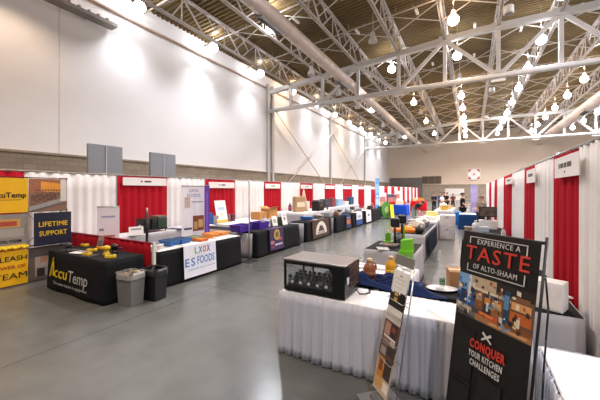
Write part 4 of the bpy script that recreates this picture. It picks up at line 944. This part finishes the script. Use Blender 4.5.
for k in range(9): MB().box(w_/2+.004, .05, .10+k*.03, .008, d_*.62, .010).build('louvre', mat('#5a3f33', .4, .4), sd)
MB().box(w_/2+.003, -d_/2+.085, .17, .006, .06, .075).build('rating_label', mat('#c9cacb', .5), sd)
MB().box(-w_/2+.012, d_/2-.012, .067, .024, .024, h_-.087).box(0, d_/2-.012, .067, w_, .024, .03).build('rear_frame', BP, t)
MB().box(-.05, -d_/2+.012, .067, w_-.2, .004, h_-.13).build('front_glass', glass('#f4f6f6', .02, .06), t)
MB().box(-w_/2+.005, 0, .067, .004, d_-.05, h_-.09).build('side_glass', glass('#f4f6f6', .02, .06), t)
MB().box(-.03, d_/2-.012, .1, w_-.12, .004, h_-.13).build('rear_glass', glass('#f4f6f6', .02, .06), t)
MB().rod((-.12, .0, .067), (-.12, 0, h_-.02), .012, 8).build('centre_post', BP, t)
MB().box(-.05, .0, .072, w_-.17, d_-.07, .02).build('shelf', mat('#3a3a3b', .35, .6), t)
for sx_ in (-1, 1):
    for sy_ in (-1, 1): MB().rod((sx_*.36, sy_*.2, 0), (sx_*.36, sy_*.2, .014), .015, 8).build('foot', BLACKP, t)
n_ = 0
for r in range(3):
    for k in range(8):
        n_ += 1
        x_, y_ = -1.62-.36+.07*k+(.02 if r % 2 else 0), 3.43-.16+.13*r
        if abs(x_-(-1.74)) < .045 and r == 1: continue
        q = thing('sample_jar', 'small black-lidded jar, %s from the left in the %s row inside the warming case' % (ORD[k], ['front', 'middle', 'back'][r]), 'jar', (x_, y_, .762+.093), 0, 'jars in the warming case')
        MB().lathe([(.022, 0), (.028, .02), (.028, .045), (.02, .055)], n=12).build('jar', mat('#2c2a29' if (k+r) % 3 else '#6d6a66', .3), q)
        MB().ball(0, 0, .07, .026, .026, .022, n=10).build('lid', BLACKP, q)
for k in range(5):
    tag(MB().box(0, 0, 0, .035, .004, .03).build('price_card', PAPER, None, (-1.93+.115*k, 3.43-.205, .762+.0935), (R(-14), 0, 0)), '%s white price card from the left inside the warming case' % ORD[k], 'card', 'price cards in the warming case')
b = MB(); pts = [(-1.21, 3.5, .82), (-1.15, 3.48, .77), (-1.10, 3.52, .768), (-1.06, 3.60, .768), (-1.10, 3.68, .768), (-1.0, 3.76, .765)]
b.path(pts, .007, 8); tag(b.build('power_cord', BLACKP), 'black power cord trailing from the warming case over the white table', 'cord')
# sauce jugs
def jug(label, px, py, c, h, r):
    x, y = W(px, py, .76)
    t = thing('sauce_jug', label, 'jug', (x, y, .746 if y < 4.42 else .762), .4, 'sauce jugs on the rear tables')
    MB().lathe([(r*.92, 0), (r, .02), (r, h*.58), (r*.86, h*.70), (r*.42, h*.84), (r*.36, h*.88)], n=22).build('body', mat(c, .28, 0, .06, 8), t)
    MB().lathe([(r*.42, h*.86), (r*.42, h), (r*.38, h*1.01)], n=16).build('cap', mat('#d9b98a', .4), t)
    MB().path([(r*.4, 0, h*.83), (r*.95, 0, h*.8), (r*1.06, 0, h*.62), (r*.95, 0, h*.5)], r*.14, 8).build('handle', mat(c, .28, 0, .06, 8), t)
    MB().lathe([(r*1.012, h*.2), (r*1.012, h*.45)], n=22).build('label', mat({'#8f5530': '#7a4526', '#e0a41a': '#e6b437'}[c], .5), t)
jug('brown sauce jug with a tan cap on the blue cloth', 369.5, 280, '#8f5530', .31, .085)
jug('yellow sauce jug partly behind the brochure rack', 391, 278, '#e0a41a', .32, .08)
# blue cloth heaped on the black table
def bl(u, v):
    x = -1.5+(1.22-.34*v)*u; y = 3.80+.56*v
    e = min(1, 6*u*(1-u)+.15)*min(1, 6*v*(1-v)+.1)
    h = (.022*math.sin(9*u+3*v)+.022*math.sin(19*u-10*v+1)+.016*math.sin(31*v+12*u)+.010*abs(math.sin(47*u+21*v))+.06*math.exp(-((u-.62)/.16)**2)+.05*math.exp(-((u-.15)/.2)**2))
    return (x+.05*math.sin(5*v+2)*u+.03*math.sin(9*v), y+.05*math.sin(7*u), .752+max(.003, e*(.03+h)))
tag(MB().grid(bl, 110, 50).build('crumpled_cloth', cloth('#16264f'), None, thick=.004), 'crumpled navy blue cloth heaped on the black-topped table', 'cloth')
x, y = W(444, 287, .76)
t = thing('white_plate', 'white oval platter on the black table left of the tall banner', 'plate', (-.32, 4.18, .746), .3); MB().lathe([(.07, 0), (.10, .006), (.16, .028), (.162, .032), (.10, .012), (0, .010)], n=26, M=Matrix.Diagonal((1.15, .75, 1, 1))).build('plate', mat('#e9eaec', .25), t); MB().ball(-.03, 0, .03, .06, .04, .02).build('napkin', PAPER, t)
t = thing('clear_cup', 'small clear cup standing behind the white platter', 'cup', (-.33, 4.34, .746)); MB().lathe([(.03, 0), (.038, .11), (.040, .11), (.036, .105), (.028, .006), (0, .006)], n=16).build('cup', glass('#d8ece0', .05, .25, 'cupglass'), t); MB().lathe([(.028, .004), (.032, .055), (0, .056)], n=16).build('drink', mat('#9fc0a8', .2), t)
carton('small brown carton behind the tall banner, right of the platter', -.08, 4.62, .0, .4, .3, .93, '#a97c4e', .2)
for k, (x_, y_, w) in enumerate([(-1.55, 4.75, .3), (-1.25, 4.8, .26), (-.92, 4.62, .26)]): papers('%s stack of white napkins from the left on the rear white table' % ORD[k], x_, y_, .762, w, w*.8, .3*k, n=10, group='napkins on the rear white table')
t = thing('white_bowl', 'white bowl on the rear white table right of the yellow jug', 'bowl', (-.86, 4.85, .762)); MB().lathe([(.05, 0), (.06, .01), (.12, .07), (.123, .072), (.06, .018), (0, .016)], n=22).build('bowl', mat('#eceae6', .3), t); MB().ball(0, 0, .04, .07, .07, .025).build('contents', PAPER, t)

# leaning brochure rack
RKX, RKY = -.71, 2.86
rk = thing('brochure_rack', 'leaning grey brochure rack with four pockets in front of the white table', 'rack', (RKX, RKY, 0), R(-45))
LN = R(-9.5)
fr_ = MB(); Hh = 1.29; wd = .25
lean = Matrix.Rotation(LN, 4, 'X')
def LP(x, y, z): return tuple(lean @ Vector((x, y, z)))
for sx_ in (-1, 1): MB().rod(LP(sx_*wd*.55, .02, .03), LP(sx_*wd*.55, .02, Hh), .007, 8).build('side_rod', STEEL, rk)
for z_ in (.16, .42, .68, .94): MB().rod(LP(-wd*.55, .02, z_), LP(wd*.55, .02, z_), .005, 6).build('cross_rod', STEEL, rk)
MB().prism([(-.19, .0), (.19, .0), (.17, .02), (-.17, .02)], -.20, .16).build('base_plate', mat('#a3a4a4', .4, .5), rk, bevel=.004)
MB().box(-.02, -.02, .02, .14, .16, .04).build('base_hub', mat('#8f9090', .4, .5), rk, bevel=.006)
MB().box(0, .0, Hh-.0, .29, .012, .095, M=lean).build('top_plate', mat('#8b8c88', .45, .4), rk, bevel=.003)
pics = [('#e9e9e6', [(.08, .1, .92, .94, '#f1f0ec'), (.16, .7, .84, .72, '#b9bcc2'), (.16, .55, .84, .57, '#c3c6cb'), (.16, .4, .7, .42, '#c3c6cb'), (.45, .8, .6, .86, '#9aa0a8')]),
        ('#26211f', [(.0, .0, 1, .22, '#e6e2da'), (.22, .42, .56, .92, '#3a2e27'), (.3, .46, .52, .58, '#c89a4a'), (.3, .64, .52, .74, '#d8a95a'), (.3, .80, .50, .90, '#b5813f'), (.65, .3, .95, .9, '#15161a'), (0, .93, 1, 1, '#dddbd6')]),
        ('#6b4a40', [(0, .7, 1, 1, '#cfc7c0'), (.1, .15, .45, .62, '#b98f7e'), (.5, .1, .92, .66, '#3a2a2a'), (.1, .05, .9, .12, '#e2dcd6'), (.55, .35, .8, .55, '#8a4a3a')]),
        ('#574840', [(.1, .55, .6, .92, '#8f6f60'), (.5, .2, .95, .6, '#3a2f2b'), (.1, .1, .45, .45, '#a5958c'), (.6, .66, .9, .9, '#c9b8ac')]),
        ('#c9b7a4', [(0, .86, 1, 1, '#efece6'), (.06, .3, .5, .8, '#c8853a'), (.5, .35, .95, .8, '#3f332c'), (.1, .1, .6, .3, '#d8a860'), (.6, .1, .95, .3, '#efe8dc'), (.16, .45, .4, .7, '#8a4a28')])]
zs = [.97, .83, .59, .42, .10]
for k, ((base, rects), z_) in enumerate(zip(pics, zs)):
    hgt = (.27, .27, .24, .20, .42)[k]
    lab = ['plain white leaflet in the top pocket of the brochure rack', 'black magazine with food photos in the second rack pocket', 'brown magazine in the third pocket of the rack', 'dark brochure in the fourth pocket of the rack', 'orange food magazine in the lowest pocket of the rack'][k]
    m = thing('brochure', lab, 'brochure', (RKX, RKY, 0), R(-45), 'brochures in the leaning rack')
    hh = hgt
    mats_, ix = [mat(base, .4)], {}
    o = sheet('cover', m, wd*.96, hh, rects, base, LP(-wd*.48, -.022 - .012*k, z_), (LN-R((2, 4, 4, 4, 3)[k]), 0, 0), t=.012, rough=.35)
    pk = MB(); a = LP(-wd*.5, -.045-.012*k, z_-.012); c = LP(wd*.5, -.045-.012*k, z_-.012)
    pk.rod(a, c, .004, 6); pk.rod(a, LP(-wd*.55, .02, z_+.03), .003, 6); pk.rod(c, LP(wd*.55, .02, z_+.03), .003, 6)
    pk.build('pocket', STEEL, rk)

# tall leaning banner
A_, B_ = Vector((-.076, 2.88)), Vector((.37, 2.47))
bw = .615; ctr = (A_+B_)/2
LB = R(-8.0); bh = 1.62
bn = thing('standing_banner', 'tall leaning black banner reading TASTE in red, right foreground', 'banner', (ctr.x-.125, ctr.y-.125, 0), R(-43))
bl_ = Matrix.Rotation(LB, 4, 'X')
fx = lambda u: (u-.5)*bw
pc = [(0, 0, 1, 1, '#0d0d0f')]
pz0, pz1 = .586, .79           # kitchen photo band
def band(x0, z0, x1, z1, c, s_=0): pc.append((x0, pz0+(pz1-pz0)*z0, x1, pz0+(pz1-pz0)*z1, c, s_*(pz1-pz0)))
band(0, 0, 1, 1, '#6d5644')
band(0, .0, .45, .30, '#4a4d52'); band(0, .3, .3, 1, '#2f5f9a'); band(.0, .55, .16, 1, '#7fb0dc'); band(.05, .3, .14, .62, '#1b3a66'); band(.16, .35, .21, 1, '#dfe6ee'); band(.2, .75, .55, 1, '#c9b79a'); band(.55, .8, 1, 1, '#2b2622')
band(.22, .70, .74, .76, '#e6d8bf', -.03); band(.28, .28, .38, .68, '#8d5a34'); band(.29, .48, .37, .62, '#e09a4a'); band(.40, .25, .50, .66, '#3a2e28'); band(.41, .45, .49, .60, '#d98a3a'); band(.52, .22, .64, .64, '#a96a3a'); band(.53, .42, .63, .56, '#e8b070'); band(.44, .3, .47, .5, '#cfe0ea')
band(.66, .2, .73, .9, '#29455f'); band(.66, .5, .72, .8, '#5f8fb8'); band(.74, .30, .98, .52, '#c8682a'); band(.75, .56, .97, .72, '#e2a368'); band(.76, .74, .95, .84, '#8a5a3a'); band(.80, .58, .84, .70, '#f0e2c4')
band(.0, .12, .24, .30, '#b8b2a6', -.06); band(.05, .1, .3, .2, '#77716a', -.05); band(.3, .02, 1, .16, '#b07a4a', -.0); band(.34, .16, .60, .26, '#c9542a', -.04); band(.36, .2, .54, .25, '#e88a4a', -.03); band(.62, .1, .66, .3, '#d8d4cc'); band(.7, .12, .99, .24, '#8a4f2c'); band(.82, .22, .86, .4, '#f2e8d8'); band(.5, .05, .95, .09, '#dca878')
rg = random.Random(5)
for q in range(70):
    u_, z_ = rg.random()*.94, rg.random()*.9; c_ = rg.choice(['#3a2c22', '#e8d2a8', '#2a2420', '#c98a4a', '#1f2b3a', '#6f9cc4', '#8a5a36', '#f0e8d8', '#b5622e', '#4a3a30'])
    if u_ < .18 and c_ in ('#c98a4a', '#b5622e', '#8a5a36'): c_ = '#3f78b4'
    band(u_, z_, min(1, u_+rg.uniform(.01, .05)), min(1, z_+rg.uniform(.03, .12)), c_, rg.uniform(-.03, .01))
# faint dark grey equipment shapes on the lower black field
for (x0, z0, x1, z1) in ((.06, .30, .34, .53), (.06, .10, .34, .27), (.44, .04, .74, .24), (.44, .25, .74, .36)): pc.append((x0, z0, x1, z1, '#17171a'))
for (x0, z0, x1) in ((.05, .28, .36), (.05, .085, .36), (.42, .245, .76)): pc.append((x0, z0, x1, z0+.006, '#2b2b2e'))
fp = sheet('printed_face', bn, bw, bh, pc, '#0d0d0f', (-bw/2, 0, .05), (LB, 0, 0), t=.003)
def bt(b, size, c, u, v, wdt, bo=0): text('lettering', b, size, mat(c, .5), fp, (u*bw, -.0108, v*bh), (R(90), 0, 0), wdt*bw, bold=bo, space=1.12)
bt('EXPERIENCE A', .056, '#dcdad6', .515, .957, .56); bt('TASTE', .155, '#d8402c', .5, .897, .84, .0005); bt('OF ALTO-SHAAM', .056, '#dcdad6', .5, .836, .58)
bt('CONQUER', .088, '#d8402c', .515, .478, .47, .003); bt('YOUR KITCHEN', .062, '#dcdad6', .505, .432, .45, .001); bt('CHALLENGES', .062, '#dcdad6', .505, .393, .40, .001)
br_ = MB()
def strip(x0, z0, x1, z1): br_.add([(x0*bw, -.0105, z0*bh), (x1*bw, -.0105, z0*bh), (x1*bw, -.0105, z1*bh), (x0*bw, -.0105, z1*bh)], [(0, 1, 2, 3)])
strip(.12, .976, .88, .980); strip(.12, .945, .133, .980); strip(.867, .935, .88, .980)
br_.build('frame_line', mat('#dcdad6', .5), fp)
br_ = MB(); strip(.12, .808, .88, .812); strip(.12, .808, .133, .845); strip(.867, .808, .88, .855)
br_.build('frame_line', mat('#dcdad6', .5), fp)
ut = MB()
for s_ in (-1, 1):
    a, c = Vector((.5*bw-s_*.04, -.0105, .515*bh)), Vector((.5*bw+s_*.035, -.0105, .55*bh)); d = (c-a).normalized(); n__ = Vector((d.z, 0, -d.x))*.006
    ut.add([a-n__, a+n__, c+n__*1.6, c-n__*1.6], [(0, 1, 2, 3)])
ut.build('crossed_tools_mark', mat('#dcdad6', .5), fp)
def BL(x, y, z): return tuple(bl_ @ Vector((x, y, z)))
for z_, nm in ((.05, 'bottom_rail'), (.05+bh, 'top_rail')): MB().rod(BL(-bw/2-.01, .005, z_), BL(bw/2+.01, .005, z_), .011, 8).build(nm, BLACKP, bn)
MB().rod(BL(bw/2+.012, .02, .0), BL(bw/2+.012, .02, bh+.09), .009, 8).build('support_pole', BLACKP, bn)
MB().rod(BL(-bw/2+.01, .02, .0), BL(-bw/2+.01, .02, bh+.06), .007, 8).build('support_pole', BLACKP, bn)
b = MB(); cvp = [BL(bw/2+.02, .03, 1.45), BL(bw/2+.035, .06, 1.25), BL(bw/2+.02, .09, 1.05), BL(bw/2+.03, .08, .85), BL(bw/2+.05, .06, .7), BL(bw/2+.03, .04, .55)]
b.path(cvp, .006, 6); b.build('cable', BLACKP, bn)
for sx_ in (-1, 1): MB().bar((sx_*.18, -.12, .012), (sx_*.18, .16, .012), .03, .022).build('foot', DKSTEEL, bn)
MB().bar((-.18, .15, .02), (.18, .15, .02), .03, .02).build('cross_foot', DKSTEEL, bn)
